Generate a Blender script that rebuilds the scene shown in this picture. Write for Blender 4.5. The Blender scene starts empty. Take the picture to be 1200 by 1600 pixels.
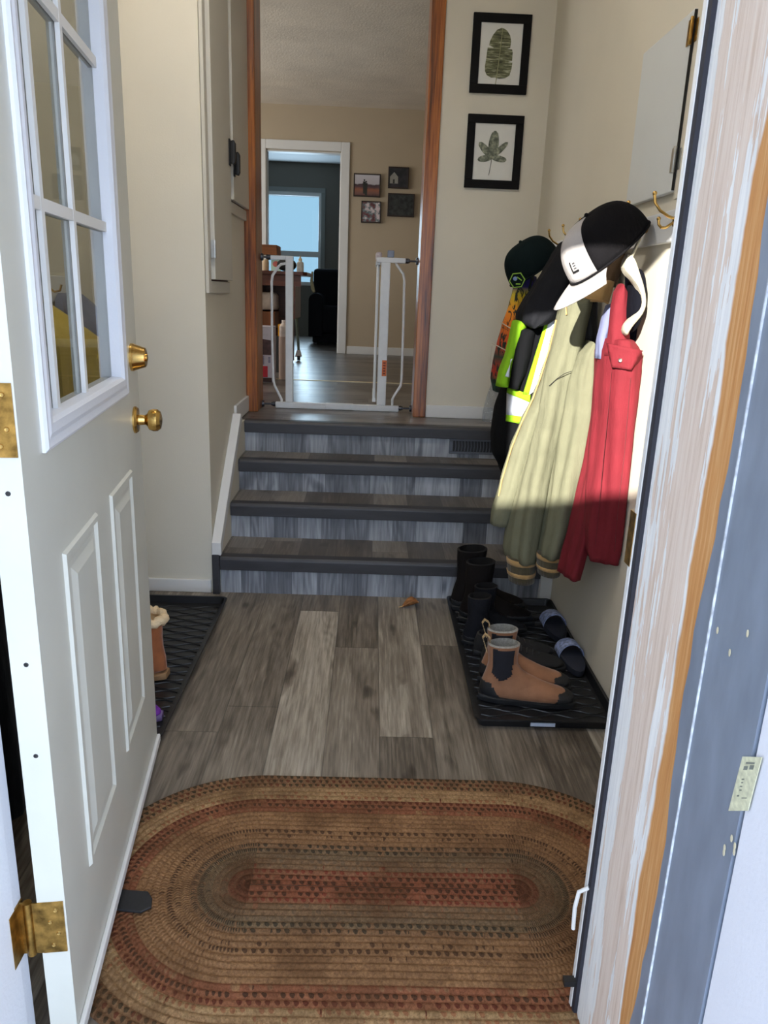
import bpy, bmesh, math, random
from mathutils import Vector, Matrix
random.seed(7)
scene = bpy.context.scene
COL = scene.collection

# ------------------------------------------------------------------ camera
CAMH, PITCH, YAW, ROLL, FPX = 1.345, math.radians(16.2), math.radians(1.35), math.radians(2.19), 1180.0
_f = Vector((math.sin(YAW)*math.cos(PITCH), math.cos(YAW)*math.cos(PITCH), -math.sin(PITCH)))
_r = Vector((math.cos(YAW), -math.sin(YAW), 0)); _u = _r.cross(_f)
CR = math.cos(ROLL)*_r + math.sin(ROLL)*_u
CU = -math.sin(ROLL)*_r + math.cos(ROLL)*_u
CAM = Vector((0, 0, CAMH))
cd = bpy.data.cameras.new('camera'); cam = bpy.data.objects.new('camera', cd); COL.objects.link(cam)
cd.sensor_fit = 'VERTICAL'; cd.sensor_height = 36; cd.sensor_width = 27; cd.lens = FPX/1600*36
cd.clip_start = 0.02
mw = Matrix((CR, CU, -_f)).transposed().to_4x4(); mw.translation = CAM
cam.matrix_world = mw; scene.camera = cam

def ray(u, v): return _f + CR*((u-600)/FPX) - CU*((v-800)/FPX)
def at(u, v, x=None, y=None, z=None):
    d = ray(u, v)
    if x is not None: t = x/d.x
    elif y is not None: t = y/d.y
    else: t = (z-CAMH)/d.z
    return CAM + d*t

# ------------------------------------------------------------------ materials
def srgb(r, g, b):
    f = lambda c: c/12.92 if c <= .04045 else ((c+.055)/1.055)**2.4
    return (f(r/255), f(g/255), f(b/255), 1)

class NT:
    def __init__(s, m): s.t = m.node_tree; s.n = s.t.nodes; s.b = s.n['Principled BSDF']
    def add(s, typ, ins=None, **kw):
        n = s.n.new(typ)
        for k, v in kw.items(): setattr(n, k, v)
        for k, v in (ins or {}).items():
            if isinstance(v, bpy.types.NodeSocket): s.t.links.new(v, n.inputs[k])
            else: n.inputs[k].default_value = v
        return n
    def link(s, a, b): s.t.links.new(a, b)
    def math(s, op, a, b=0.0, c=0.0):
        return s.add('ShaderNodeMath', {0: a, 1: b, 2: c}, operation=op).outputs[0]
    def ramp(s, fac, stops, interp='LINEAR'):
        n = s.add('ShaderNodeValToRGB', {0: fac}); cr = n.color_ramp; cr.interpolation = interp
        while len(cr.elements) < len(stops): cr.elements.new(0.5)
        for e, (p, c) in zip(cr.elements, stops): e.position = p; e.color = c if len(c) == 4 else (*c, 1)
        return n.outputs[0]
    def mix(s, fac, a, b, mode='MIX'):
        n = s.add('ShaderNodeMix', data_type='RGBA', blend_type=mode)
        for i, v in ((0, fac), (6, a), (7, b)):
            if isinstance(v, bpy.types.NodeSocket): s.t.links.new(v, n.inputs[i])
            else: n.inputs[i].default_value = v
        return n.outputs[2]
    def pos(s): return s.add('ShaderNodeNewGeometry').outputs['Position']
    def xyz(s, v):
        n = s.add('ShaderNodeSeparateXYZ', {0: v}); return n.outputs
    def vec(s, x, y, z): return s.add('ShaderNodeCombineXYZ', {0: x, 1: y, 2: z}).outputs[0]
    def noise(s, vec, scale=1.0, detail=4.0, rough=.5, out=0, dist=0.0):
        return s.add('ShaderNodeTexNoise', {'Vector': vec, 'Scale': scale, 'Detail': detail, 'Roughness': rough, 'Distortion': dist}).outputs[out]
    def bump(s, h, strength=.3, dist=.01):
        n = s.add('ShaderNodeBump', {'Height': h, 'Strength': strength, 'Distance': dist})
        s.link(n.outputs[0], s.b.inputs['Normal'])

def mat(name, col, rough=.6, metal=0.0, var=0.06, scale=30, bump=0.0, bscale=200, sheen=0.0, spec=.5, stretch=(1, 1, 1), coat=0.0):
    m = bpy.data.materials.new(name); m.use_nodes = True; t = NT(m); b = t.b
    b.inputs['Roughness'].default_value = rough; b.inputs['Metallic'].default_value = metal
    b.inputs['Specular IOR Level'].default_value = spec
    if sheen: b.inputs['Sheen Weight'].default_value = sheen; b.inputs['Sheen Roughness'].default_value = .4
    if coat: b.inputs['Coat Weight'].default_value = coat; b.inputs['Coat Roughness'].default_value = .1
    v = t.pos()
    if stretch != (1, 1, 1): v = t.add('ShaderNodeVectorMath', {0: v, 1: stretch}, operation='MULTIPLY').outputs[0]
    n = t.noise(v, scale, 4)
    lo = tuple(c*(1-var*2) for c in col[:3])+(1,); hi = tuple(min(1, c*(1+var*2)) for c in col[:3])+(1,)
    t.link(t.ramp(n, [(.25, lo), (.75, hi)]), b.inputs['Base Color'])
    if bump: t.bump(t.noise(v, bscale, 3), bump, .004)
    return m

def plank(name, across, along, width=.169, length=1.22, off=0.062, stops=None, rough=.42, gap=.02, cath_k=.018, gf=120.0):
    m = bpy.data.materials.new(name); m.use_nodes = True; t = NT(m); b = t.b
    p = t.xyz(t.pos()); a = p[across]; l = p[along]
    x = t.math('DIVIDE', t.math('SUBTRACT', a, off), width); i = t.math('FLOOR', x); fx = t.math('FRACT', x)
    r1 = t.add('ShaderNodeTexWhiteNoise', {'W': t.math('ADD', i, 3.7)}, noise_dimensions='1D').outputs[0]
    y = t.math('ADD', t.math('DIVIDE', l, length), t.math('MULTIPLY', r1, 7.0)); j = t.math('FLOOR', y); fy = t.math('FRACT', y)
    wn = t.add('ShaderNodeTexWhiteNoise', {'Vector': t.vec(i, j, 1.3)}, noise_dimensions='3D').outputs[0]
    seed = t.math('MULTIPLY', wn, 61.0)
    grain = t.noise(t.vec(t.math('MULTIPLY', a, gf), t.math('MULTIPLY', l, gf/22), seed), 1.0, 6, .65)
    broad = t.noise(t.vec(t.math('MULTIPLY', a, 15.0), t.math('MULTIPLY', l, 1.9), seed), 1.0, 3, .5)
    cath = t.math('SINE', t.math('MULTIPLY', t.noise(t.vec(t.math('MULTIPLY', a, 7.0), t.math('MULTIPLY', l, .9), seed), 1.0, 2, .4), 95.0))
    knot = t.noise(t.vec(t.math('MULTIPLY', a, 10.0), t.math('MULTIPLY', l, 3.6), t.math('ADD', seed, 9.0)), 1.0, 2, .5)
    knot = t.add('ShaderNodeMapRange', {'Value': knot, 'From Min': .63, 'From Max': .76}).outputs[0]
    f = t.math('MULTIPLY_ADD', wn, .27, t.math('MULTIPLY', grain, .50))
    f = t.math('MULTIPLY_ADD', broad, .38, f)
    f = t.math('MULTIPLY_ADD', cath, cath_k, f)
    f = t.math('MULTIPLY_ADD', knot, -.28, f)
    stops = stops or [(.26, srgb(48, 42, 36)), (.45, srgb(96, 87, 77)), (.62, srgb(138, 128, 115)), (.8, srgb(190, 181, 167))]
    c = t.ramp(f, stops)
    ex = t.math('MINIMUM', fx, t.math('SUBTRACT', 1.0, fx)); ey = t.math('MULTIPLY', t.math('MINIMUM', fy, t.math('SUBTRACT', 1.0, fy)), length/width)
    e = t.math('LESS_THAN', t.math('MINIMUM', ex, ey), gap*.6)
    c = t.mix(t.math('MULTIPLY', e, .45), c, (.03, .028, .026, 1))
    t.link(c, b.inputs['Base Color'])
    t.link(t.math('MULTIPLY_ADD', grain, .25, rough-.12), b.inputs['Roughness'])
    t.bump(t.math('SUBTRACT', grain, e), .18, .002)
    return m

def streak(name, stops, axis=2, fine=90, rough=.4, bump=.15, seed=0.0, dist=0.0, coat=0):
    """wood grain running along one axis"""
    m = bpy.data.materials.new(name); m.use_nodes = True; t = NT(m); b = t.b
    p = t.xyz(t.pos()); k = [fine, fine, fine]; k[axis] = fine/28
    v = t.vec(*[t.math('MULTIPLY_ADD', p[q], k[q], seed) for q in range(3)])
    n = t.noise(v, 1.0, 6, .62, dist=dist)
    k2 = [fine/6]*3; k2[axis] = fine/70
    n2 = t.noise(t.vec(*[t.math('MULTIPLY_ADD', p[q], k2[q], seed+5) for q in range(3)]), 1.0, 3)
    f = t.math('MULTIPLY_ADD', n2, .45, t.math('MULTIPLY', n, .6))
    t.link(t.ramp(f, stops), b.inputs['Base Color']); b.inputs['Roughness'].default_value = rough
    if coat: b.inputs['Coat Weight'].default_value = coat; b.inputs['Coat Roughness'].default_value = .15
    t.bump(n, bump, .002)
    return m

def paint(name, col, rough=.75, bump=.12, bscale=160, var=.015):
    return mat(name, col, rough, var=var, scale=3, bump=bump, bscale=bscale, spec=.3)

WALL = paint('entry_wall_paint', srgb(222, 216, 200))
WALL2 = paint('far_wall_paint', srgb(186, 170, 146))
DARKWALL = paint('bedroom_paint', srgb(118, 114, 106))
CEIL = paint('textured_ceiling', srgb(232, 222, 208), .9, bump=.7, bscale=70, var=.05)
WHITE = paint('white_trim_paint', srgb(226, 226, 224), .45, bump=.03)
DOORW = mat('door_paint', srgb(208, 208, 198), .38, var=.02, scale=6, bump=.03, bscale=60)
FLOORM = plank('entry_plank_vinyl', 0, 1)
UPFLOOR = plank('upper_plank_vinyl', 1, 0, off=.02, rough=.30, stops=[(.26, srgb(46, 42, 40)), (.5, srgb(86, 80, 76)), (.8, srgb(140, 134, 128))])
TREADM = plank('tread_vinyl', 0, 1, off=.03, length=.9, stops=[(.26, srgb(58, 53, 49)), (.5, srgb(96, 89, 83)), (.8, srgb(150, 143, 134))])
RISERM = plank('riser_vinyl', 0, 2, width=.115, length=5.0, off=.012, stops=[(.28, srgb(68, 70, 76)), (.50, srgb(114, 117, 124)), (.80, srgb(184, 188, 194))], gap=.012, cath_k=.04, gf=90.0)
NOSE = mat('dark_stair_nosing', srgb(58, 58, 62), .45, var=.1, scale=40, stretch=(.2, 1, 1))
OAK = streak('stained_oak', [(.36, srgb(48, 20, 5)), (.49, srgb(130, 68, 20)), (.62, srgb(178, 106, 42))], 2, 110, .32, coat=.25)
BRASS = mat('polished_brass', srgb(214, 176, 104), .18, 1.0, var=.05, scale=20)
OLDBRASS = mat('tarnished_brass', srgb(168, 132, 70), .35, 1.0, var=.3, scale=60)
STEEL = mat('zinc_steel', srgb(190, 190, 186), .35, 1.0, var=.1)
BLACK = mat('black_satin', srgb(22, 22, 24), .5)
BLACKP = mat('black_plastic', srgb(26, 27, 30), .38, bump=.1, bscale=90)
RUBBER = mat('black_rubber', srgb(30, 31, 34), .6, bump=.2, bscale=120)

def glassmat(name, tint=(1, 1, 1, 1), gloss=.6):
    m = bpy.data.materials.new(name); m.use_nodes = True; t = NT(m); t.n.remove(t.b)
    tr = t.add('ShaderNodeBsdfTransparent', {0: tint}); gl = t.add('ShaderNodeBsdfGlossy', {'Roughness': .03})
    fr = t.add('ShaderNodeFresnel', {0: 1.5}); fac = t.math('MULTIPLY', t.math('MULTIPLY', fr.outputs[0], gloss*2), t.math('SUBTRACT', 1.0, t.add('ShaderNodeNewGeometry').outputs['Backfacing']))
    mx = t.add('ShaderNodeMixShader', {0: fac, 1: tr.outputs[0], 2: gl.outputs[0]})
    t.link(mx.outputs[0], t.n['Material Output'].inputs[0]); return m
GLASS = glassmat('window_glass', (.9, .93, .92, 1))

# ------------------------------------------------------------------ mesh builder
ORG = {}
class MB:
    def __init__(s): s.bm = bmesh.new()
    def verts(s, pts): return [s.bm.verts.new(p) for p in pts]
    def face(s, vs):
        try: return s.bm.faces.new(vs)
        except ValueError: return None
    def box(s, x0, x1, y0, y1, z0, z1):
        return s.hexa([(x0, y0, z0), (x1, y0, z0), (x1, y1, z0), (x0, y1, z0)], [(x0, y0, z1), (x1, y0, z1), (x1, y1, z1), (x0, y1, z1)])
    def hexa(s, lo, hi): return s.prism2(lo, hi)
    def prism2(s, lo, hi):
        a = s.verts(lo); b = s.verts(hi); n = len(a)
        s.face(a[::-1]); s.face(b)
        for i in range(n): s.face([a[i], a[(i+1) % n], b[(i+1) % n], b[i]])
        return s
    def prism(s, poly, vec):
        vec = Vector(vec); return s.prism2([Vector(p) for p in poly], [Vector(p)+vec for p in poly])
    def loft(s, rings, cap0=True, cap1=True, closed=True):
        vs = [s.verts(r) for r in rings]; n = len(rings[0])
        for a, b in zip(vs, vs[1:]):
            for i in range(n if closed else n-1):
                j = (i+1) % n; s.face([a[i], a[j], b[j], b[i]])
        if closed and cap0: s.face(vs[0][::-1])
        if closed and cap1: s.face(vs[-1])
        return s
    def tube(s, pts, r, n=10, closed=False):
        pts = [Vector(p) for p in pts]; m = len(pts); rs = r if isinstance(r, (list, tuple)) else [r]*m
        rings = []; prev = None
        for i, p in enumerate(pts):
            if closed: d = pts[(i+1) % m]-pts[i-1]
            else: d = pts[min(i+1, m-1)]-pts[max(i-1, 0)]
            d.normalize()
            if prev is None:
                q = Vector((0, 0, 1)) if abs(d.z) < .9 else Vector((1, 0, 0)); e = d.cross(q).normalized()
            else: e = (prev - d*prev.dot(d)).normalized()
            prev = e; g = d.cross(e)
            rings.append([p+(e*math.cos(2*math.pi*k/n)+g*math.sin(2*math.pi*k/n))*rs[i] for k in range(n)])
        if closed: rings.append(rings[0]); return s.loft(rings, False, False)
        return s.loft(rings)
    def lathe(s, prof, o=(0, 0, 0), axis=(0, 0, 1), n=28, ref=None):
        o = Vector(o); d = Vector(axis).normalized()
        q = Vector(ref) if ref else (Vector((0, 0, 1)) if abs(d.z) < .9 else Vector((1, 0, 0)))
        e = d.cross(q).normalized(); g = d.cross(e)
        return s.loft([[o+d*h+(e*math.cos(2*math.pi*k/n)+g*math.sin(2*math.pi*k/n))*max(r, 1e-4) for k in range(n)] for r, h in prof])
    def ell(s, c, r, n=20, m=12, rot=None):
        c = Vector(c); rings = []
        for i in range(m+1):
            a = -math.pi/2+math.pi*i/m; rr = max(math.cos(a), .01)
            ring = [Vector((r[0]*rr*math.cos(2*math.pi*k/n), r[1]*rr*math.sin(2*math.pi*k/n), r[2]*math.sin(a))) for k in range(n)]
            rings.append([c+(rot @ p if rot else p) for p in ring])
        return s.loft(rings)
    def ringpanel(s, fn, s0, s1, t0, t1, n0=1, n1=1):
        g = [[s.bm.verts.new(fn(s0+(s1-s0)*i/n0, t0+(t1-t0)*j/n1)) for j in range(n1+1)] for i in range(n0+1)]
        for i in range(n0):
            for j in range(n1): s.face([g[i][j], g[i+1][j], g[i+1][j+1], g[i][j+1]])
        return s
    def build(s, name, m, parent=None, smooth=False, bevel=0.0, subsurf=0, solid=0.0, solid_off=0, recalc=True):
        bm = s.bm
        if recalc: bmesh.ops.recalc_face_normals(bm, faces=bm.faces)
        if parent is None:
            xs = [v.co for v in bm.verts]; mn = Vector((min(v.x for v in xs), min(v.y for v in xs), min(v.z for v in xs))); mx = Vector((max(v.x for v in xs), max(v.y for v in xs), max(v.z for v in xs)))
            o = Vector(((mn.x+mx.x)/2, (mn.y+mx.y)/2, mn.z))
        else: o = ORG[parent.name]
        for v in bm.verts: v.co -= o
        me = bpy.data.meshes.new(name); bm.to_mesh(me); bm.free()
        me.materials.append(m)
        ob = bpy.data.objects.new(name, me); COL.objects.link(ob)
        if parent is None: ob.location = o
        else: ob.parent = parent
        ORG[ob.name] = o
        if smooth:
            for p in me.polygons: p.use_smooth = True
            if smooth != 'all': me.set_sharp_from_angle(angle=math.radians(smooth if smooth is not True else 40))
        if bevel:
            b = ob.modifiers.new('bevel', 'BEVEL'); b.width = bevel; b.segments = 2; b.limit_method = 'ANGLE'
        if solid:
            d = ob.modifiers.new('solid', 'SOLIDIFY'); d.thickness = solid; d.offset = solid_off
        if subsurf:
            d = ob.modifiers.new('sub', 'SUBSURF'); d.levels = d.render_levels = subsurf
        return ob

def tag(o, label=None, cat=None, group=None, kind=None):
    if label: o['label'] = label
    if cat: o['category'] = cat
    if group: o['group'] = group
    if kind: o['kind'] = kind
    return o
def thing(name, loc, label, cat, group=None, kind=None):
    o = bpy.data.objects.new(name, None); COL.objects.link(o); o.location = loc; o.empty_display_size = .05
    ORG[o.name] = Vector(loc); return tag(o, label, cat, group, kind)
def struct(name, mb, m, parent=None, label=None, **kw):
    o = mb.build(name, m, parent, **kw)
    if parent is None: tag(o, label or name.replace('_', ' '), cat_of(name), kind='structure')
    return o
def cat_of(n): return n.split('_')[0]
def bx(*a): return MB().box(*a)

SUN_E, LIV_E, BED_E, LAMP_E, EXPO = 14.0, 52.0, 26.0, 41.0, 0.0
SKY_S, SKY_M, SKY_N = (4.0, 4.8, 6.1, 1), (1.5, 1.7, 2.05, 1), (.42, .72, 1.0, 1)
# ------------------------------------------------------------------ room shell
XR, XL, YS, YB, L, HC = .855, -.69, 3.23, 4.243, .678, 3.14
XW = -1.15            # left wall of the entry, behind the open door
YI = 1.10             # inside face of the outer wall
RY = [3.23, 3.51, 3.751, 3.947]; RZ = [.178, .351, .513, .678]

struct('floor', bx(XW-.1, XR+.1, .95, YS+.03, -.12, 0), FLOORM, label='grey wood-look plank floor of the entry')
struct('wall_right', bx(XR, XR+.12, YI, YB, 0, HC), WALL, label='right wall behind the coats')
struct('wall_left', bx(XW-.12, XW, YI, YS, 0, HC), WALL, label='left wall behind the open door')
struct('wall_entry', bx(XW-.12, XL, YS, YS+.1, 0, HC), WALL, label='wall facing the door, left of the stairs')
struct('wall_stairwell', bx(XL-.1, XL, YS+.1, YB, 0, HC), WALL, label='wall corner left of the stairs')
w = MB(); w.box(XL-.1, -.645, YB, YB+.2, L-.3, HC); w.box(.258, 2.6, YB, YB+.2, 0, HC); w.box(-.645, .258, YB, YB+.2, 2.818, HC); w.box(-3.6, XL-.1, YB, YB+.2, L-.3, HC)
struct('wall_back', w, WALL, label='wall at the top of the stairs with the cased opening')
struct('ceiling', bx(XW-.12, XR+.12, YI, YB, HC, HC+.1), CEIL, label='ceiling of the entry')
w = MB(); w.box(-3.2, -.62, .72, YI, -.3, HC+.1); w.box(.52, 3.2, .72, YI, -.3, HC+.1); w.box(-.62, .52, .72, YI, 2.25, HC+.1)
struct('wall_front', w, paint('siding_paint', srgb(205, 206, 208)), label='outer wall around the entrance door')
struct('baseboard_left', bx(XW, XL-.008, YS-.014, YS, 0, .062), WHITE, bevel=.004, label='white baseboard left of the stairs')
struct('baseboard_back', bx(.312, XR, YB-.014, YB, L, L+.07), WHITE, bevel=.004, label='white baseboard under the two leaf prints')

# landing and rooms upstairs
struct('floor_upper', bx(-3.6, 2.6, 3.965, 8.66, L-.12, L), UPFLOOR, label='plank floor at the top of the stairs')
struct('ceiling_upper', bx(-3.6, 2.6, YB+.2, 8.66, HC, HC+.1), CEIL, label='textured ceiling of the room upstairs')
FY = 8.52
w = MB(); w.box(-3.6, -1.16, FY, FY+.12, L, HC); w.box(-.375, 2.6, FY, FY+.12, L, HC); w.box(-1.16, -.375, FY, FY+.12, 2.715, HC)
struct('wall_far', w, WALL2, label='beige far wall of the room upstairs')
w = MB(); w.box(-3.7, -3.6, YB, 5.2, L, HC); w.box(-3.7, -3.6, 7.6, FY+.12, L, HC); w.box(-3.7, -3.6, 5.2, 7.6, L, L+.7); w.box(-3.7, -3.6, 5.2, 7.6, L+2.1, HC)
struct('wall_far_left', w, WALL2, label='left wall of the room upstairs')
w = MB(); w.box(2.6, 2.7, YB, FY+.12, L, HC)
struct('wall_far_right', w, WALL2, label='right wall of the room upstairs')
struct('baseboard_far', bx(-.28, 2.6, FY-.014, FY, L, L+.085), WHITE, bevel=.004, label='white baseboard on the far wall')
# far door casing
w = MB()
for x0, x1 in ((-1.245, -1.155), (-.38, -.29)): w.box(x0, x1, FY-.02, FY, L, 2.81)
w.box(-1.155, -.38, FY-.02, FY, 2.72, 2.81)
w.box(-1.16, -1.145, FY, FY+.12, L, 2.715); w.box(-.39, -.375, FY, FY+.12, L, 2.715); w.box(-1.145, -.39, FY, FY+.12, 2.70, 2.715)
cas = struct('trim_1', w, WHITE, bevel=.006, label='white casing of the far bedroom doorway')
for z in (L+.32, L+1.72): bx(-.392, -.39, FY+.03, FY+.06, z-.05, z+.05).build('hinge', OLDBRASS, cas)
struct('trim_2', bx(-3.6, 2.6, 5.83, 5.86, L, L+.004), mat('transition_strip_metal', srgb(200, 180, 140), .3, .8), label='thin metal strip across the upstairs floor')
# bedroom
BY = 11.6
struct('floor_bedroom', bx(-3.0, .9, 8.66, BY+.1, L-.12, L), UPFLOOR, label='dark plank floor of the bedroom')
struct('ceiling_bedroom', bx(-3.0, .9, FY+.12, BY, 3.06, HC+.1), paint('bedroom_ceiling_paint', srgb(220, 222, 224)), label='ceiling of the bedroom')
w = MB(); wx0, wx1, wz0, wz1 = -1.62, -.79, 1.40, 2.67
w.box(-3.0, wx0, BY, BY+.12, L, HC); w.box(wx1, .9, BY, BY+.12, L, HC); w.box(wx0, wx1, BY, BY+.12, L, wz0); w.box(wx0, wx1, BY, BY+.12, wz1, HC)
w.box(-3.1, -3.0, FY+.12, BY+.12, L, HC); w.box(.9, 1.0, FY+.12, BY+.12, L, HC)
struct('wall_bedroom', w, DARKWALL, label='dark grey bedroom walls around the window')
w = MB(); e = .05
w.box(wx0-.0, wx1, BY-.01, BY+.1, wz1-.05, wz1); w.box(wx0, wx1, BY-.01, BY+.1, wz0, wz0+e); w.box(wx0, wx0+.04, BY-.01, BY+.1, wz0+e, wz1-.05); w.box(wx1-.035, wx1, BY-.01, BY+.1, wz0+e, wz1-.05)
w.box(wx0+.04, wx1-.035, BY, BY+.08, 1.80, 1.875)
win = struct('window_1', w, WHITE, bevel=.004, label='bright bedroom window with a mid rail and blue sky')
bx(wx0+.04, wx1-.035, BY+.04, BY+.046, 1.875, wz1-.05).build('pane', GLASS, win)
bx(wx0+.04, wx1-.035, BY+.04, BY+.046, wz0+e, 1.80).build('pane', GLASS, win)
w = MB(); w.box(wx0-.07, wx1+.06, BY-.022, BY, wz1, wz1+.06); w.box(wx1, wx1+.06, BY-.022, BY, wz0-.06, wz1); w.box(wx0-.07, wx0, BY-.022, BY, wz0-.06, wz1)
struct('trim_3', w, paint('grey_casing_paint', srgb(140, 143, 140)), bevel=.004, label='grey casing around the bedroom window')
# living-room window in the left wall (lights the room upstairs)
w = MB()
for a in ((5.2, 5.26, L+.7, L+2.1), (7.54, 7.6, L+.7, L+2.1), (5.26, 7.54, L+.7, L+.76), (5.26, 7.54, L+2.04, L+2.1), (6.37, 6.43, L+.76, L+2.04)): w.box(-3.68, -3.62, a[0], a[1], a[2], a[3])
w2 = struct('window_2', w, WHITE, label='living-room window in the left wall')
bx(-3.652, -3.648, 5.26, 7.54, L+.76, L+2.04).build('pane', GLASS, w2)

# oak-cased opening at the top of the stairs
w = MB(); w.box(.24, .31, YB-.02, YB, L, 2.87); w.box(.24, .258, YB, YB+.2, L, 2.8)
struct('trim_4', w, OAK, bevel=.004, label='stained oak casing right of the safety gate')
w = MB(); w.box(-.69, -.628, YB-.02, YB, L, 2.87); w.box(-.645, -.628, YB, YB+.2, L, 2.8)
struct('trim_5', w, OAK, bevel=.004, label='stained oak casing left of the safety gate')
w = MB(); w.box(-.69, .31, YB-.02, YB, 2.80, 2.868); w.box(-.628, .24, YB, YB+.2, 2.8, 2.818)
struct('trim_6', w, OAK, bevel=.004, label='stained oak head casing over the safety gate')

# ------------------------------------------------------------------ staircase
st = thing('staircase', (0.06, RY[0], 0), 'four-step staircase in grey plank vinyl with dark nosings', 'stairs')
xs0, xs1 = -.655, .80
z0 = 0
for k in range(4):
    bx(xs0, xs1, RY[k], RY[k]+.02, z0, RZ[k]-.012).build('riser', RISERM, st)
    if k < 3: bx(xs0, xs1, RY[k]+.004, RY[k+1]+.004, RZ[k]-.014, RZ[k]).build('tread', TREADM, st)
    n = MB(); y = RY[k]; z = RZ[k]
    n.prism([(xs0, y-.022, z-.062), (xs0, y-.024, z-.012), (xs0, y-.016, z+.001), (xs0, y+.03, z+.003), (xs0, y+.03, z-.004), (xs0, y-.004, z-.012), (xs0, y-.002, z-.062)], (xs1-xs0, 0, 0))
    n.build('nosing', NOSE, st, bevel=.003)
    z0 = RZ[k]
bx(XL+.002, xs0-.001, YS-.03, YS, 0, .19).build('end_trim', NOSE, st, bevel=.004)
w = MB(); w.prism([(XL, 3.235, 0), (XL, 3.235, .20), (XL, 3.80, .675), (XL, 4.222, .676), (XL, 4.222, 0)], (-.655-XL-.001, 0, 0))
w.build('stringer', WALL, st)
w = MB(); s0, s1 = (3.205, .235), (3.80, .715)
w.prism([(XL+.001, 3.205, .185), (XL+.001, 3.205, .245), (XL+.001, 3.79, .735), (XL+.001, 3.83, .70), (XL+.001, 3.80, .677), (XL+.001, 3.235, .205), (XL+.001, 3.235, .185)], (.042, 0, 0))
w.build('sloped_cap', WHITE, st, bevel=.003)
w = MB(); w.prism([(.80, 3.2, 0), (.80, 3.2, .26), (.80, 3.93, .86), (.80, 4.225, .86), (.80, 4.225, 0)], (XR-.80-.001, 0, 0))
w.build('skirt_board', WHITE, st, bevel=.003)
struct('baseboard_landing', bx(XL, XL+.014, 3.83, 4.22, L+.004, L+.09), WHITE, bevel=.003, label='short white baseboard on the left of the landing')

# floor register in the top riser
vt = thing('floor_register', (.54, 3.947, .535), 'grey louvred air vent set in the top stair riser', 'vent')
w = MB(); gx0, gx1, gz0, gz1 = .425, .725, .535, .617
w.box(gx0, gx1, 3.938, 3.947, gz0, gz0+.012); w.box(gx0, gx1, 3.938, 3.947, gz1-.012, gz1); w.box(gx0, gx0+.02, 3.938, 3.947, gz0+.012, gz1-.012); w.box(gx1-.02, gx1, 3.938, 3.947, gz0+.012, gz1-.012)
w.build('frame', mat('vent_grey_metal', srgb(96, 100, 108), .45, .3), vt, bevel=.002)
bx(gx0+.02, gx1-.02, 3.9450, 3.9466, gz0+.012, gz1-.012).build('backing', BLACK, vt)
w = MB(); k = 0
while gx0+.03+k*.0165 < gx1-.03:
    x = gx0+.031+k*.0165; w.prism([(x, 3.9385, gz0+.012), (x+.004, 3.9385, gz0+.012), (x+.007, 3.9385, gz0+.04), (x+.004, 3.9385, gz1-.012), (x, 3.9385, gz1-.012), (x+.003, 3.9385, gz0+.04)], (0, .006, 0)); k += 1
w.build('louvres', mat('vent_grey_metal_dark', srgb(84, 88, 96), .45, .3), vt)

# ------------------------------------------------------------------ door frame (outside edge of the wall)
def jambmat():
    m = bpy.data.materials.new('peeling_jamb_paint'); m.use_nodes = True; t = NT(m); b = t.b
    p = t.xyz(t.pos()); y = p[1]; z = p[2]
    v = t.vec(t.math('MULTIPLY', p[0], 20.0), t.math('MULTIPLY', y, 26.0), t.math('MULTIPLY', z, 1.9))
    n1 = t.noise(v, 1.0, 5, .6); n2 = t.noise(t.vec(p[0], t.math('MULTIPLY', y, 160.0), t.math('MULTIPLY', z, 6.0)), 1.0, 5, .65)
    n3 = t.noise(t.vec(p[0], t.math('MULTIPLY', y, 4.0), t.math('MULTIPLY', z, 7.0)), 1.0, 4)
    wood = t.ramp(n2, [(.3, srgb(204, 182, 164)), (.5, srgb(224, 206, 192)), (.75, srgb(232, 220, 208))])
    white = t.ramp(n2, [(.3, srgb(222, 222, 222)), (.6, srgb(242, 242, 240))])
    yb = t.math('MULTIPLY_ADD', t.math('SUBTRACT', n3, .5), .035, y)
    mid = t.math('SUBTRACT', 1.0, t.math('MULTIPLY', t.math('ABSOLUTE', t.math('SUBTRACT', yb, 1.035)), 11.0))
    msk = t.math('GREATER_THAN', t.math('MULTIPLY_ADD', mid, .24, n1), .60)
    c = t.mix(msk, white, wood)
    brown = t.ramp(n2, [(.2, srgb(176, 112, 58)), (.5, srgb(202, 146, 88)), (.8, srgb(222, 180, 130))])
    isb = t.add('ShaderNodeMapRange', {'Value': yb, 'From Min': .956, 'From Max': .950}).outputs[0]
    t.link(t.mix(isb, c, brown), b.inputs['Base Color']); b.inputs['Roughness'].default_value = .7
    t.bump(t.math('MULTIPLY_ADD', msk, -.6, n2), .35, .002); return m
JX = .44
jr = struct('trim_7', bx(JX, .52, .88, YI+.055, -.06, 2.2), jambmat(), label='peeling white and bare wood jamb on the right of the doorway')
bx(JX-.007, JX, YI+.035, YI+.050, -.05, 2.2).build('weatherstrip', mat('black_weatherstrip', srgb(38, 38, 48), .7), jr)
bx(JX-.009, JX, YI+.050, YI+.062, -.05, 2.2).build('edge_strip', WHITE, jr)
bx(JX-.010, JX-.008, YI+.053, YI+.078, .93, 1.02).build('strike_plate', OLDBRASS, jr)
tp = MB(); tp.tube([(JX-.006, YI+.045, .30), (JX-.022, YI+.05, .285), (JX-.026, YI+.05, .25), (JX-.024, YI+.05, .20)], .004); tp.build('loose_strip', WHITE, jr, smooth=True)
bx(JX-.03, JX-.002, YI+.04, YI+.055, .07, .082).build('tie', BLACK, jr)
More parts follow.
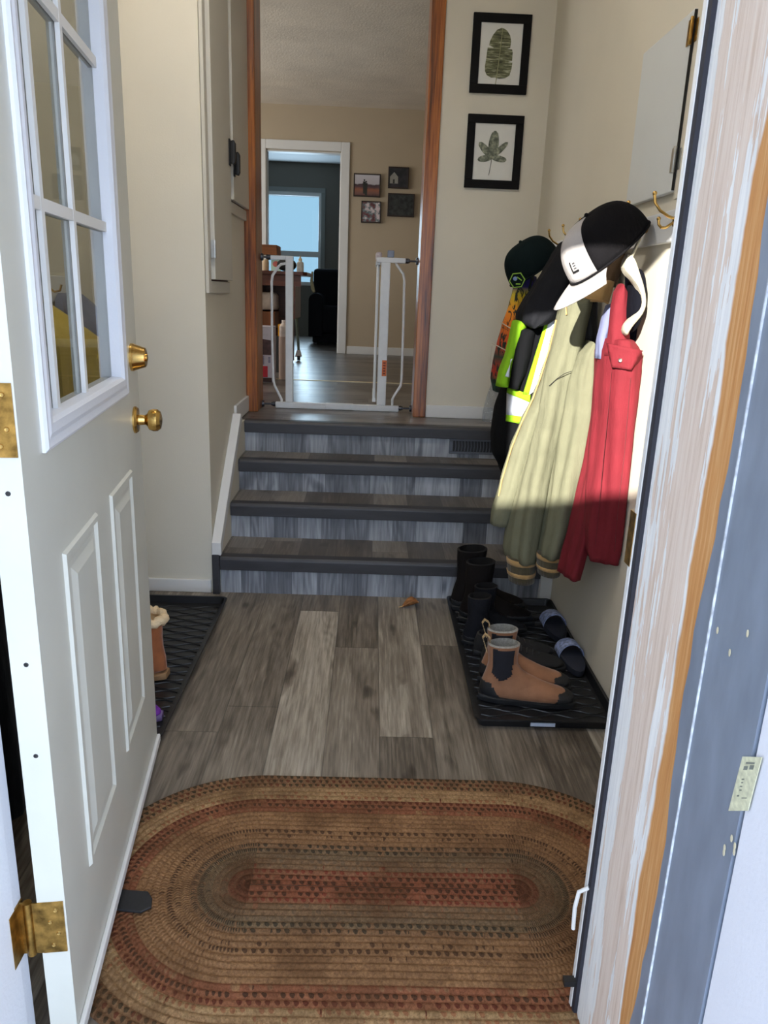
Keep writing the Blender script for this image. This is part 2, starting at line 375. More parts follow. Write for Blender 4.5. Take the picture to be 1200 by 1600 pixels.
# grey aluminium storm-door frame with a chipped edge
random.seed(3)
def alum(nm, col, **k): return mat(nm, col, .42, .35, var=.07, scale=9, stretch=(1, 3, 1), **k)
AL1 = alum('blue_grey_aluminium', srgb(146, 158, 176)); AL2 = alum('shaded_grey_aluminium', srgb(122, 130, 144))
w = MB(); zz = [-.06+i*.045 for i in range(52)]; edge = [.899+.010*math.sin(z*9)+random.uniform(-.004, .004) for z in zz]
loop = [Vector((JX-.003, .862, z)) for z in zz[::-1]]+[Vector((JX-.003, e, z)) for z, e in zip(zz, edge)]
w.prism(loop, (.006, 0, 0))
w.box(JX-.006, JX+.05, .722, .862, -.06, 2.24)
sf = struct('trim_8', w, AL1, label='blue-grey aluminium storm-door frame on the right')
w = MB(); w.tube([(JX-.006, .862, z) for z in zz], .0022, 6); w.build('chipped_bead', mat('chipped_white_bead', srgb(196, 204, 216), .5, var=.25, scale=60), sf)
lp = [at(1160, 1182, x=JX-.0075), at(1190, 1183, x=JX-.0075), at(1168, 1267, x=JX-.0075), at(1138, 1267, x=JX-.0075)]
MB().prism(lp, (.001, 0, 0)).build('sticker', mat('faded_yellow_paper', srgb(206, 206, 176), .7, var=.12, scale=120), sf)
w = MB()
def onlab(a, b): return (lp[0]*(1-a)+lp[1]*a)*(1-b)+(lp[3]*(1-a)+lp[2]*a)*b
for a, b, l, h in ((.3, .10, .45, .03), (.25, .17, .2, .07), (.55, .15, .2, .08), (.3, .40, .12, .02), (.32, .46, .1, .02), (.3, .53, .12, .02), (.33, .6, .1, .02), (.28, .7, .1, .03), (.55, .75, .25, .015)):
    w.prism([onlab(a, b)-Vector((.0006, 0, 0)), onlab(a+l, b)-Vector((.0006, 0, 0)), onlab(a+l, b+h)-Vector((.0006, 0, 0)), onlab(a, b+h)-Vector((.0006, 0, 0))], (.0003, 0, 0))
w.build('print', mat('faded_ink', srgb(120, 124, 116), .8), sf)
w = MB()
for u, v in ((1143, 1310), (1132, 1325), (1148, 1322), (1131, 1332), (1147, 1331), (1121, 985), (1168, 990), (1140, 1020)):
    p = at(u, v, x=JX-.007); w.ell(p, (.0006, .003, .005), 8, 4)
w.build('paint_chips', mat('chip_cream', srgb(206, 198, 170), .7), sf)
struct('trim_9', bx(JX-.004, .60, .50, .719, -.2, 2.3), paint('outer_trim_paint', srgb(222, 224, 232), .5), bevel=.003, label='white outside trim at the right edge')
jl = struct('trim_10', bx(-.62, -.566, .50, 1.056, -.1, 2.2), paint('left_jamb_paint', srgb(224, 227, 234), .5), bevel=.002, label='white jamb with hinges on the left of the doorway')
bx(-.567, -.5645, .55, 1.028, -.1, 2.2).build('stop', paint('left_stop_paint', srgb(228, 231, 238), .5), jl, bevel=.001)
struct('trim_11', bx(-.62, .52, .50, 1.056, 2.2, 2.26), WHITE, label='white head jamb over the doorway')
struct('sill', bx(-.566, JX, .72, 1.02, -.12, -.012), alum('sill_aluminium', srgb(150, 150, 150)), label='metal sill under the entrance door')
# ------------------------------------------------------------------ entrance door, open about 97 degrees
DA = Vector((-.49, 1.05, 0)); dang = math.radians(7.0)
DD = Vector((-math.sin(dang), math.cos(dang), 0)); DN = Vector((math.cos(dang), math.sin(dang), 0)); UP = Vector((0, 0, 1))
def D(s, t, z): return DA + DD*s + DN*t + UP*z
def dbox(m, s0, s1, t0, t1, z0, z1):
    m.prism2([D(s0, t0, z0), D(s1, t0, z0), D(s1, t1, z0), D(s0, t1, z0)], [D(s0, t0, z1), D(s1, t0, z1), D(s1, t1, z1), D(s0, t1, z1)]); return m
DW, DZ0, DZ1, T = .945, .045, 2.19, -.045
G = (.14, .735, 1.132, 2.10)
dr = tag(thing('door_1', D(0, 0, DZ0), 'white entrance door with a grid window, standing open on the left', 'door'), kind='structure')
w = MB(); dbox(w, 0, G[0], T, 0, DZ0, DZ1); dbox(w, G[1], DW, T, 0, DZ0, DZ1); dbox(w, G[0], G[1], T, 0, DZ0, G[2]); dbox(w, G[0], G[1], T, 0, G[3], DZ1)
w.build('slab', DOORW, dr)
def frame_ring(m, s0, s1, z0, z1, wd, t0, prof):
    # picture-frame moulding around a rectangle; prof = [(inset, height)]
    rings = []
    for a, h in prof: rings.append([D(s0+a, t0+h, z0+a), D(s1-a, t0+h, z0+a), D(s1-a, t0+h, z1-a), D(s0+a, t0+h, z1-a)])
    return m.loft(rings, False, False)
w = MB(); frame_ring(w, .10, .775, 1.088, 2.14, .04, 0, [(0, 0), (0, .005), (.006, .009), (.018, .007), (.026, .009), (.040, .008), (.046, .001), (.048, -.02)])
lf = w.build('window_moulding', paint('moulding_paint', srgb(224, 227, 234), .35), dr)
gl = dbox(MB(), G[0], G[1], -.024, -.020, G[2], G[3]).build('pane', glassmat('tinted_door_glass', (.78, .80, .78, 1), .6), dr)
w = MB()
for t0, t1 in ((-.0195, -.011), (-.034, -.0245)):
    for s in (.252, .452): dbox(w, s-.0085, s+.0085, t0, t1, G[2], G[3])
    for z in (1.46, 1.78): dbox(w, G[0], G[1], t0+.0004, t1-.0004, z-.010, z+.010)
w.build('muntins', WHITE, dr)
w = MB()
for s0, s1 in ((.155, .40), (.53, .775)):
    frame_ring(w, s0, s1, .27, .905, .04, 0, [(0, 0), (.004, .006), (.014, .006), (.022, -.001), (.040, .001), (.058, .007), (.066, .007)])
    dbox(w, s0+.066, s1-.066, -.002, .007, .27+.066, .905-.066)
w.build('raised_panels', DOORW, dr)
dbox(MB(), 0, DW, 0, .010, DZ0-.012, DZ0+.012).build('bottom_sweep', WHITE, dr, bevel=.003)
dbox(MB(), .012, DW-.01, T+.008, -.008, .012, DZ0-.012).build('sweep_rubber', mat('brown_rubber', srgb(48, 40, 36), .7), dr)
bs = .868
kn = MB().lathe([(.034, 0), (.034, .004), (.030, .009), (.014, .011), (.0125, .026), (.016, .031), (.025, .036), (.0285, .046), (.028, .056), (.022, .064), (.010, .067), (0, .067)], D(bs, 0, 1.012), DN, 32).build('knob', BRASS, dr, smooth=30)
db = MB().lathe([(.034, 0), (.034, .006), (.032, .010), (.024, .034), (.021, .036), (0, .036)], D(bs, 0, 1.168), DN, 32).build('deadbolt', BRASS, dr, smooth=25)
w = MB().lathe([(.009, 0), (.009, .003), (0, .003)], D(bs, .036, 1.168), DN, 16).build('keyhole_plug', OLDBRASS, db)
bx_l = dbox(MB(), DW-.0005, DW+.002, -.036, -.010, .955, 1.07).build('latch_plate', BRASS, dr)
for z in (.285, 1.155, 1.99):
    w = MB(); dbox(w, -.0025, 0, T+.004, -.003, z-.052, z+.052)
    w.box(-.5665, -.5635, 1.008, 1.054, z-.052, z+.052)
    c = Vector((-.5505, 1.043, 0)); w.lathe([(.0075, -.054), (.0075, .054)], c+UP*z, UP, 14)
    w.prism2([c+Vector((-.014, -.002, z-.052)), c+Vector((0, -.002, z-.052)), c+Vector((0, .002, z-.052)), c+Vector((-.014, .002, z-.052))], [c+Vector((-.014, -.002, z+.052)), c+Vector((0, -.002, z+.052)), c+Vector((0, .002, z+.052)), c+Vector((-.014, .002, z+.052))])
    p, q = c, D(-.001, T+.004, 0); w.prism2([Vector((p.x, p.y-.001, z-.052)), Vector((q.x, q.y-.001, z-.052)), Vector((q.x, q.y+.001, z-.052)), Vector((p.x, p.y+.001, z-.052))], [Vector((p.x, p.y-.001, z+.052)), Vector((q.x, q.y-.001, z+.052)), Vector((q.x, q.y+.001, z+.052)), Vector((p.x, p.y+.001, z+.052))])
    h = w.build('hinge', OLDBRASS, dr, smooth=30)
    w = MB()
    for zz_, tt in ((.036, -.016), (.012, -.026), (-.012, -.014), (-.036, -.024)): w.lathe([(.004, 0), (.003, .0015), (0, .0012)], D(-.0025, tt, z+zz_), -DD, 10)
    w.build('screws', BRASS, h)
w = MB()
for z in (.62, .78, 1.05, 1.4): w.lathe([(.004, 0), (.002, .0006), (0, .0006)], D(0, -.022, z), -DD, 8)
w.build('nail_holes', BLACK, dr)

# ------------------------------------------------------------------ braided rug
RC, RH, RR = Vector((.068, 1.452, 0)), .312, .417
def rugmat():
    m = bpy.data.materials.new('braided_rug_wool'); m.use_nodes = True; t = NT(m); b = t.b
    p0 = t.pos(); uv = t.xyz(t.add('ShaderNodeUVMap').outputs[0]); u, v = uv[0], uv[1]       # u metres along the braid, v 0 outside .. 1 centre
    nr = 24.0
    r = t.math('FLOOR', t.math('MULTIPLY', v, nr)); fv = t.math('FRACT', t.math('MULTIPLY', v, nr))
    k = t.math('ADD', t.math('DIVIDE', u, .0185), t.math('MULTIPLY', r, .5))
    kk = t.math('FLOOR', t.math('ADD', k, t.math('MULTIPLY', fv, .25))); fk = t.math('FRACT', t.math('ADD', k, t.math('MULTIPLY', fv, .25)))
    wn = t.add('ShaderNodeTexWhiteNoise', {'Vector': t.vec(kk, r, 0)}, noise_dimensions='3D').outputs[0]
    jit = t.math('MULTIPLY', t.math('SUBTRACT', t.noise(t.vec(t.math('MULTIPLY', u, 30), r, 0), 1.0, 3), .5), .09)
    rr = t.math('ADD', t.math('DIVIDE', t.math('ADD', r, .5), nr), jit)
    C = lambda *a: srgb(*a)
    base = t.ramp(rr, [(0, C(142, 108, 80)), (.06, C(152, 118, 86)), (.13, C(174, 140, 102)), (.19, C(178, 146, 106)), (.24, C(152, 102, 74)), (.31, C(150, 98, 72)), (.36, C(160, 122, 87)), (.55, C(152, 116, 83)), (.66, C(143, 110, 81)), (.72, C(128, 106, 81)), (.80, C(136, 108, 81)), (.86, C(146, 102, 76)), (.93, C(146, 92, 68)), (1, C(138, 86, 64))], 'CONSTANT')
    dot = t.ramp(rr, [(0, C(54, 54, 42)), (.06, C(112, 58, 44)), (.10, C(58, 58, 44)), (.13, C(164, 132, 98)), (.19, C(160, 106, 76)), (.24, C(98, 48, 38)), (.29, C(64, 50, 40)), (.34, C(148, 112, 82)), (.53, C(74, 54, 42)), (.60, C(140, 108, 80)), (.68, C(62, 58, 48)), (.76, C(118, 98, 78)), (.86, C(128, 62, 48)), (.93, C(62, 46, 36)), (1, C(104, 54, 42))], 'CONSTANT')
    amt = t.ramp(rr, [(0, (.55,)*3), (.10, (.5,)*3), (.13, (.2,)*3), (.19, (.3,)*3), (.24, (.42,)*3), (.34, (.2,)*3), (.53, (.4,)*3), (.60, (.2,)*3), (.68, (.45,)*3), (.76, (.25,)*3), (.86, (.4,)*3)], 'CONSTANT')
    dx = t.math('MULTIPLY', t.math('SUBTRACT', fk, .5), 1.15); dy = t.math('SUBTRACT', fv, .5)
    dd = t.math('ADD', t.math('MULTIPLY', dx, dx), t.math('MULTIPLY', dy, dy))
    isd = t.math('MULTIPLY', t.math('LESS_THAN', dd, t.math('MULTIPLY', t.noise(p0, 90, 3, .6), .24)), t.math('LESS_THAN', wn, t.math('MULTIPLY', amt, 2.1)))
    c = t.mix(t.math('MULTIPLY', isd, .82), base, dot)
    p = t.pos(); fine = t.noise(p, 170, 5, .8); c = t.mix(.7, c, t.ramp(fine, [(.34, (.22, .19, .16)), (.66, (1.12, 1.1, 1.08))]), 'MULTIPLY')
    st_ = t.noise(p, 5.5, 5, .65); stain = t.add('ShaderNodeMapRange', {'Value': st_, 'From Min': .45, 'From Max': .66}).outputs[0]
    c = t.mix(t.math('MULTIPLY', stain, .62), c, srgb(84, 58, 38))
    ln = t.noise(t.vec(t.math('MULTIPLY', u, 9), t.math('MULTIPLY', v, 60), 0), 1.0, 4); c = t.mix(.35, c, t.ramp(ln, [(.3, (.55, .5, .42)), (.7, (1, 1, 1))]), 'MULTIPLY')
    t.link(c, b.inputs['Base Color']); b.inputs['Roughness'].default_value = .95; b.inputs['Specular IOR Level'].default_value = .1
    h = t.math('MULTIPLY_ADD', t.math('SINE', t.math('MULTIPLY', fk, math.pi)), .6, t.math('MULTIPLY', fine, .5)); t.bump(h, .7, .004); return m
def rugpt(q, d):    # q in [0,1) round the loop at inset d ; returns xy, outward arc metres
    r = RR-d; tot = 4*RH+2*math.pi*RR; s = q*tot
    if s < 2*RH: return Vector((RC.x-RH+s, RC.y-r, 0)), s
    s1 = s-2*RH; ha = math.pi*RR
    if s1 < ha: a = -math.pi/2+s1/RR; return Vector((RC.x+RH+r*math.cos(a), RC.y+r*math.sin(a), 0)), s
    s2 = s1-ha
    if s2 < 2*RH: return Vector((RC.x+RH-s2, RC.y+r, 0)), s
    a = math.pi/2+(s2-2*RH)/RR; return Vector((RC.x-RH+r*math.cos(a), RC.y+r*math.sin(a), 0)), s
bm = bmesh.new(); uvl = bm.loops.layers.uv.new('UVMap'); NQ, NRG = 260, 24
prof = [(0, .0), (.12, .0055), (.5, .009), (.88, .0055)]
rows = []
for rg in range(NRG):
    for f, h in prof:
        d = (rg+f)/NRG*RR
        if rg > 0 and f == 0: h = .0055*.75
        rows.append((d, h))
rows.append((RR*.998, .006))
grid = []
for d, h in rows:
    ring = []
    for q in range(NQ):
        p, s = rugpt(q/NQ, d)
        wav = .0018*math.sin(p.x*9+1)*math.sin(p.y*11) if d > .01 else 0
        ring.append((bm.verts.new((p.x, p.y, .0025+h+wav if d > 0 else .001)), s, d/RR))
    grid.append(ring)
for a, b2 in zip(grid, grid[1:]):
    for i in range(NQ):
        j = (i+1) % NQ; q = [a[i], a[j], b2[j], b2[i]]
        f = bm.faces.new([x[0] for x in q]); f.smooth = True
        for lp_, x, ii in zip(f.loops, q, (i, j, j, i)):
            s = x[1] if not (ii == 0 and j == 0) else 4*RH+2*math.pi*RR
            lp_[uvl].uv = (s, min(x[2]+(-.0005 if x is b2[i] or x is b2[j] else .0005), .9999))
mbr = MB(); mbr.bm.free(); mbr.bm = bm
tag(mbr.build('braided_rug', rugmat(), recalc=True), 'oval braided rug in tan, rust and dark green, on the plank floor', 'rug')
w = MB(); w.prism([(-.51, 1.36, .012), (-.47, 1.355, .013), (-.45, 1.37, .013), (-.455, 1.395, .013), (-.47, 1.415, .013), (-.53, 1.42, .012), (-.56, 1.40, .012), (-.56, 1.37, .012)], (0, 0, .006))
tag(w.build('rubber_wedge', RUBBER, bevel=.002), 'black rubber scrap lying on the left end of the rug', 'doorstop')

# ------------------------------------------------------------------ boot trays
def tray(name, x0, x1, y0, y1, label):
    o = thing(name, ((x0+x1)/2, (y0+y1)/2, .001), label, 'boot tray', 'boot trays')
    w = MB(); r = .012; hgt = .034; fl = .010
    def ring(ins, z, rad):
        out = []; X0, X1, Y0, Y1 = x0+ins, x1-ins, y0+ins, y1-ins
        for cx, cy, a0 in ((X1-rad, Y0+rad, -90), (X1-rad, Y1-rad, 0), (X0+rad, Y1-rad, 90), (X0+rad, Y0+rad, 180)):
            for k in range(5): a = math.radians(a0+k*22.5); out.append(Vector((cx+rad*math.cos(a), cy+rad*math.sin(a), z)))
        return out
    w.loft([ring(.014, .001, .02), ring(.006, hgt-.006, .022), ring(0, hgt-.006, .024), ring(0, hgt, .024), ring(.010, hgt, .02), ring(.018, .006, .016)], True, True)
    w.build('tray_body', BLACKP, o, smooth=30)
    w = MB(); rows_ = int((y1-y0-.08)/.030)
    for i in range(rows_):
        y = y0+.045+i*.030; n = 16; pts = []
        for k in range(n+1):
            f = k/n; pts.append((x0+.03+(x1-x0-.06)*f, y+.011*math.sin(f*math.pi*6+(i % 2)*math.pi), .007))
        w.tube(pts, .003, 5)
    w.build('wavy_ribs', BLACKP, o, smooth=True)
    return o
rtray = tray('boot_tray', .372, .850, 2.15, 3.185, 'black ribbed tray of boots against the right wall')
tray('boot_tray', -1.10, -.600, 2.00, 3.10, 'black ribbed tray half hidden behind the open door')
q0 = at(830, 1124, y=2.155); q1 = at(868, 1128, y=2.155)
bx(q0.x, q1.x, 2.1545, 2.159, .010, .022).build('paper_label', mat('white_label', srgb(186, 198, 218), .6), rtray)
# ------------------------------------------------------------------ shoes
def shoe(name, o, heading, prof, width, mats, label, cat, group, scale=1.0, wprof=None, mirror=1, extras=()):
    """prof: list of (bx, bz, fx, fz, halfwidth) rings from the shaft opening down and out to the toe"""
    h = math.radians(heading); R = Matrix.Rotation(h, 3, 'Z'); o = Vector(o)
    P = lambda x, y, z: o + R @ (Vector((x, y*mirror, z))*scale)
    t = thing(name, o, label, cat, group)
    def ring(b, off=0.0, n=60):
        bx_, bz, fx, fz, hw = b; c = Vector(((bx_+fx)/2, 0, (bz+fz)/2)); a = Vector(((fx-bx_)/2, 0, (fz-bz)/2)); al = a.length
        a = a.normalized()*(al+off); out = []
        for k in range(n):
            th = 2*math.pi*k/n; cs, sn = math.cos(th), math.sin(th)
            p = c + a*(abs(cs)**.85*(1 if cs >= 0 else -1)) + Vector((0, (hw+off)*sn, 0))
            p.z = max(p.z, .010-off*.5); out.append(P(p.x, p.y, p.z))
        return out
    dense = []
    for a, b in zip(prof, prof[1:]):
        for f in [q/8 for q in range(8)]: dense.append(tuple(p+(q-p)*f for p, q in zip(a, b)))
    dense.append(prof[-1])
    MB().loft([ring(b) for b in dense], False, True).build('upper', mats['upper'], t, smooth=60)
    # sole following the plan outline
    ol = []; n = 36
    xmin = min(min(b[0], b[2]) for b in dense[len(dense)//3:])-.004; xmax = max(max(b[0], b[2]) for b in dense)+.006
    hwm = max(b[4] for b in dense)
    def hw(f): return hwm*(1.02*math.sin(math.pi*min(1, max(0, .03+f*.94)))**.42)*(1-.16*math.exp(-((f-.42)/.16)**2))
    for k in range(n+1): f = k/n; ol.append((xmin+(xmax-xmin)*f, hw(f)))
    pl = [(x, y) for x, y in ol]+[(x, -y) for x, y in ol[::-1]]
    rings = [[P(x*1.0, y*.97, 0) for x, y in pl], [P(x, y*1.03, .006) for x, y in pl], [P(x, y*1.03, .018) for x, y in pl], [P(x, y*.9, .022) for x, y in pl]]
    MB().loft(rings).build('sole', mats['sole'], t, smooth=40)
    if 'lining' in mats:
        b0, b1 = prof[0], prof[1]
        def inn(b, k): return ring((b[0]+.008, b[1]+k, b[2]-.008, b[3]+k, b[4]-.006))
        m_ = MB(); m_.loft([ring(b0), inn(b0, .004), inn(b0, -.02), inn(b1, -.01)], False, True); m_.build('lining', mats['lining'], t, smooth=50)
    def region(nm, mtl, cond, off=.0022):
        rs = [ring(b, off) for b in dense]; m_ = MB(); n_ = len(rs[0])
        for i in range(len(rs)-1):
            for k in range(n_):
                k2 = (k+1) % n_; th = 2*math.pi*(k+.5)/n_
                b = dense[i]; cx = (b[0]+b[2])/2+(b[2]-b[0])/2*math.cos(th); cz = (b[1]+b[3])/2+(b[3]-b[1])/2*math.cos(th)
                if cond(cx, cz, math.sin(th), i/(len(rs)-1)): m_.face(m_.verts([rs[i][k], rs[i][k2], rs[i+1][k2], rs[i+1][k]]))
        bmesh.ops.remove_doubles(m_.bm, verts=m_.bm.verts, dist=1e-5)
        if m_.bm.faces: m_.build(nm, mtl, t, smooth=60, solid=.003, solid_off=-1)
    for nm, key, cond in extras:
        if callable(cond): region(nm, mats[key], cond)
    return t, P

CH = [(.0, .205, .108, .212, .040), (.004, .17, .104, .175, .038), (.006, .135, .106, .142, .037), (-.002, .10, .120, .118, .037), (-.012, .068, .142, .104, .038), (-.016, .038, .165, .094, .040), (-.008, .014, .186, .085, .042), (.04, .010, .208, .076, .045), (.10, .010, .232, .068, .048), (.17, .010, .258, .060, .049), (.23, .010, .280, .052, .044), (.275, .011, .296, .044, .034), (.300, .014, .304, .034, .016)]
SUEDE = mat('tan_nubuck', srgb(154, 108, 78), .8, var=.1, scale=24, bump=.15, bscale=500, sheen=.3)
BOOTM = {'upper': SUEDE, 'sole': RUBBER, 'lining': mat('grey_knit_lining', srgb(150, 148, 142), .95, var=.12, scale=160, bump=.3), 'elastic': mat('black_elastic', srgb(30, 30, 38), .9, bump=.3, bscale=600), 'rand': mat('black_rand', srgb(36, 36, 38), .55, bump=.1)}
EX = [('elastic_panel', 'elastic', lambda x, z, s, f: abs(s) > .25 and z > .088+abs(x-.055)*.9 and z < .203 and .022+(.2-z)*.05 < x < .080+(z-.1)*.05),
      ('heel_cup', 'rand', lambda x, z, s, f: x < .055-(z-.02)*.55 and z < .075 and f > .1),
      ('toe_cap', 'rand', lambda x, z, s, f: x > .245-.2*max(0, .05-z) and z < .055)]
def chelsea(o, hd, label, mir):
    t, P = shoe('chelsea_boot', o, hd, CH, .05, BOOTM, label, 'boot', 'tan ankle boots', extras=EX, mirror=mir)
    w = MB(); pts = [P(-.002, 0, .17), P(-.012, 0, .20), P(-.02, 0, .222), P(-.012, 0, .236), P(.004, 0, .226), P(.006, 0, .19)]
    rings = [[p+Vector((0, -.009, 0)), p+Vector((0, .009, 0)), p+Vector((.002, .009, .002)), p+Vector((.002, -.009, .002))] for p in pts]
    w.loft(rings); w.build('pull_tab', mat('striped_pull_tab', srgb(176, 150, 110), .8, var=.5, scale=80, stretch=(1, 1, 3)), t)
    return t
TZ = .010
chelsea((.425, 2.335, TZ), -8, 'tan ankle boot with black elastic sides, nearest the front of the tray', 1)
chelsea((.440, 2.455, TZ), -10, 'tan ankle boot standing just behind its mate in the tray', -1)
LOW = [(.0, .085, .10, .092, .036), (-.004, .07, .115, .088, .037), (-.010, .045, .140, .082, .039), (-.006, .016, .168, .074, .042), (.05, .012, .20, .066, .046), (.12, .012, .232, .058, .048), (.19, .012, .262, .050, .047), (.25, .012, .284, .043, .039), (.283, .014, .296, .035, .022), (.297, .017, .300, .028, .008)]
DK = {'upper': mat('black_shoe_mesh', srgb(32, 32, 34), .8, bump=.4, bscale=350), 'sole': RUBBER, 'lining': mat('charcoal_lining', srgb(44, 44, 46), .95), 'rand': RUBBER}
LACE = mat('dark_laces', srgb(56, 56, 60), .9)
def sneaker(o, hd, label, mir, mats=DK):
    t, P = shoe('sneaker', o, hd, LOW, .05, mats, label, 'shoe', 'black sneakers', mirror=mir)
    w = MB()
    for k in range(5):
        x = .115+k*.022; z = .090-k*.0072; w.tube([P(x-.004, -.024, z-.004), P(x, 0, z+.004), P(x+.004, .024, z-.004)], .0025, 6)
    w.build('laces', LACE, t, smooth=True); return t
sneaker((.455, 2.568, TZ), -4, 'black low sneaker lying right behind the tan boots', 1)
sneaker((.440, 2.668, TZ), -4, 'black low sneaker next to the quilted boots', -1)
TALL = [(-.002, .275, .128, .285, .055), (.0, .23, .124, .24, .053), (.004, .18, .118, .188, .05), (.004, .135, .122, .148, .047), (-.008, .09, .14, .125, .047), (-.016, .05, .165, .112, .048), (-.010, .016, .188, .10, .049), (.04, .012, .21, .088, .052), (.11, .012, .238, .078, .054), (.18, .012, .268, .068, .053), (.24, .012, .292, .058, .046), (.288, .014, .306, .046, .032), (.312, .018, .315, .034, .012)]
BB = {'upper': mat('dark_brown_boot_leather', srgb(26, 22, 21), .85, bump=.3, bscale=120, spec=.15), 'sole': RUBBER, 'lining': mat('black_pile', srgb(24, 22, 22), 1.0), 'rand': RUBBER}
BB2 = dict(BB); BB2['upper'] = mat('black_quilted_nylon', srgb(24, 25, 31), .8, bump=.8, bscale=55, spec=.2)
EXB = [('rubber_foot', 'rand', lambda x, z, s, f: z < .05 and f > .4)]
shoe('winter_boot', (.400, 3.105, TZ), -4, TALL, .05, BB, 'tall dark brown boot at the back left of the tray', 'boot', 'dark winter boots', extras=EXB)
shoe('winter_boot', (.425, 2.985, TZ), -6, TALL, .05, BB, 'tall dark brown boot second from the back in the tray, before its mate', 'boot', 'dark winter boots', extras=EXB, scale=.95, mirror=-1)
shoe('snow_boot', (.410, 2.765, TZ), -8, TALL, .05, BB2, 'black quilted boot in the middle of the tray, next to the sneakers', 'boot', 'black quilted boots', extras=EXB, scale=.72)
shoe('snow_boot', (.450, 2.872, TZ), -6, TALL, .05, BB2, 'black quilted boot in the middle of the tray, next to the dark brown boots', 'boot', 'black quilted boots', extras=EXB, scale=.72, mirror=-1)
# slides with patterned blue straps
STRAP = mat('blue_white_pattern', srgb(150, 164, 214), .7, var=.35, scale=70)
def slide(o, hd, label):
    o = Vector(o); R = Matrix.Rotation(math.radians(hd), 3, 'Z'); t = thing('slide_sandal', o, label, 'sandal', 'blue patterned slides')
    P = lambda x, y, z: o+R @ Vector((x, y, z))
    pl = []
    for k in range(40):
        a = 2*math.pi*k/40; pl.append((.13*math.cos(a), .044*math.sin(a)*(1+.12*math.cos(a))))
    MB().loft([[P(x*.97, y*.97, 0) for x, y in pl], [P(x, y, .01) for x, y in pl], [P(x, y, .024) for x, y in pl], [P(x*.93, y*.9, .028) for x, y in pl]]).build('footbed', mat('navy_foam', srgb(34, 38, 52), .8), t, smooth=40)
    rings = []
    for k in range(15):
        a = math.pi*k/14; y, z = .049*math.cos(a), .018+.055*math.sin(a)
        rings.append([P(-.005, y, z), P(.075, y, z*.86), P(.075, y*.95, z*.86-.004), P(-.005, y*.95, z-.004)])
    MB().loft(rings).build('strap', STRAP, t, smooth=50); return t
slide((.802, 2.90, TZ), 90, 'blue and white patterned slide against the right wall')
slide((.802, 2.62, TZ), 90, 'second blue patterned slide, nearer the front by the wall')
# tan fur boot and purple shoe behind the door
fb = {'upper': mat('rust_suede', srgb(164, 98, 58), .9, var=.1, sheen=.3), 'sole': mat('crepe_sole', srgb(150, 116, 80), .8), 'lining': mat('cream_fleece', srgb(232, 208, 170), 1.0, bump=.9, bscale=120), 'rand': RUBBER}
FUR = [(-.004, .225, .122, .232, .054), (.0, .19, .12, .20, .052), (.002, .15, .12, .165, .05), (.0, .11, .13, .135, .048), (-.008, .07, .148, .115, .048), (-.010, .03, .17, .098, .049), (.03, .012, .195, .086, .05), (.09, .012, .215, .074, .052), (.15, .012, .235, .062, .05), (.205, .013, .248, .05, .04), (.245, .016, .255, .036, .014)]
def furboot(o, hd, label, mir, z=0):
    t, P = shoe('fleece_boot', o, hd, FUR, .05, fb, label, 'boot', 'rust fleece-lined boots', mirror=mir)
    w = MB(); n = 34; pts = []
    for k in range(n):
        a = 2*math.pi*k/n; pts.append(P(.059+.066*math.cos(a), .057*math.sin(a), .226+.006*math.cos(a)+random.uniform(-.006, .006)))
    w.tube(pts, [random.uniform(.013, .019) for _ in pts], 8, closed=True)
    w.build('fleece_cuff', fb['lining'], t, smooth='all'); return t
furboot((-.700, 2.42, TZ), 176, 'rust boot with a cream fleece cuff, peeking out past the door edge', 1)
furboot((-.725, 2.262, TZ), 184, 'rust fleece-cuffed boot mostly hidden by the door edge', -1)
PUR = {'upper': mat('purple_knit', srgb(112, 44, 158), .7, bump=.3), 'sole': mat('lilac_sole', srgb(120, 100, 150), .7), 'lining': mat('purple_lining', srgb(70, 30, 100), .9)}
shoe('slip_on_shoe', (-.895, 2.13, TZ), 4, LOW, .05, PUR, 'purple shoe in the left tray, just showing beside the door edge', 'shoe', None, scale=.86)

# dry leaf on the floor
lf_ = thing('dry_leaf', (.2, 3.13, .001), 'curled dry brown leaf on the floor before the bottom step', 'leaf')
w = MB(); g = []
for i in range(13):
    f = i/12; hw_ = .030*math.sin(math.pi*f)**.7+.001; row = []
    for j in range(7):
        q = j/6*2-1; row.append(Vector((.168+.078*f, 3.112+.028*f+hw_*q*(1-.2*f), .003+.030*abs(q)**1.6*math.sin(math.pi*f)+.012*f*f)))
    g.append(row)
w.loft(g, False, False, closed=False); w.build('blade', mat('dry_leaf_brown', srgb(150, 100, 56), .8, var=.25, scale=60), lf_, smooth='all', solid=.0012)
MB().tube([(.155, 3.106, .004), (.17, 3.114, .005), (.2, 3.124, .008), (.246, 3.14, .018)], [.0016, .002, .0016, .001], 6).build('midrib', mat('leaf_stem', srgb(206, 172, 120), .8), lf_, smooth=True)
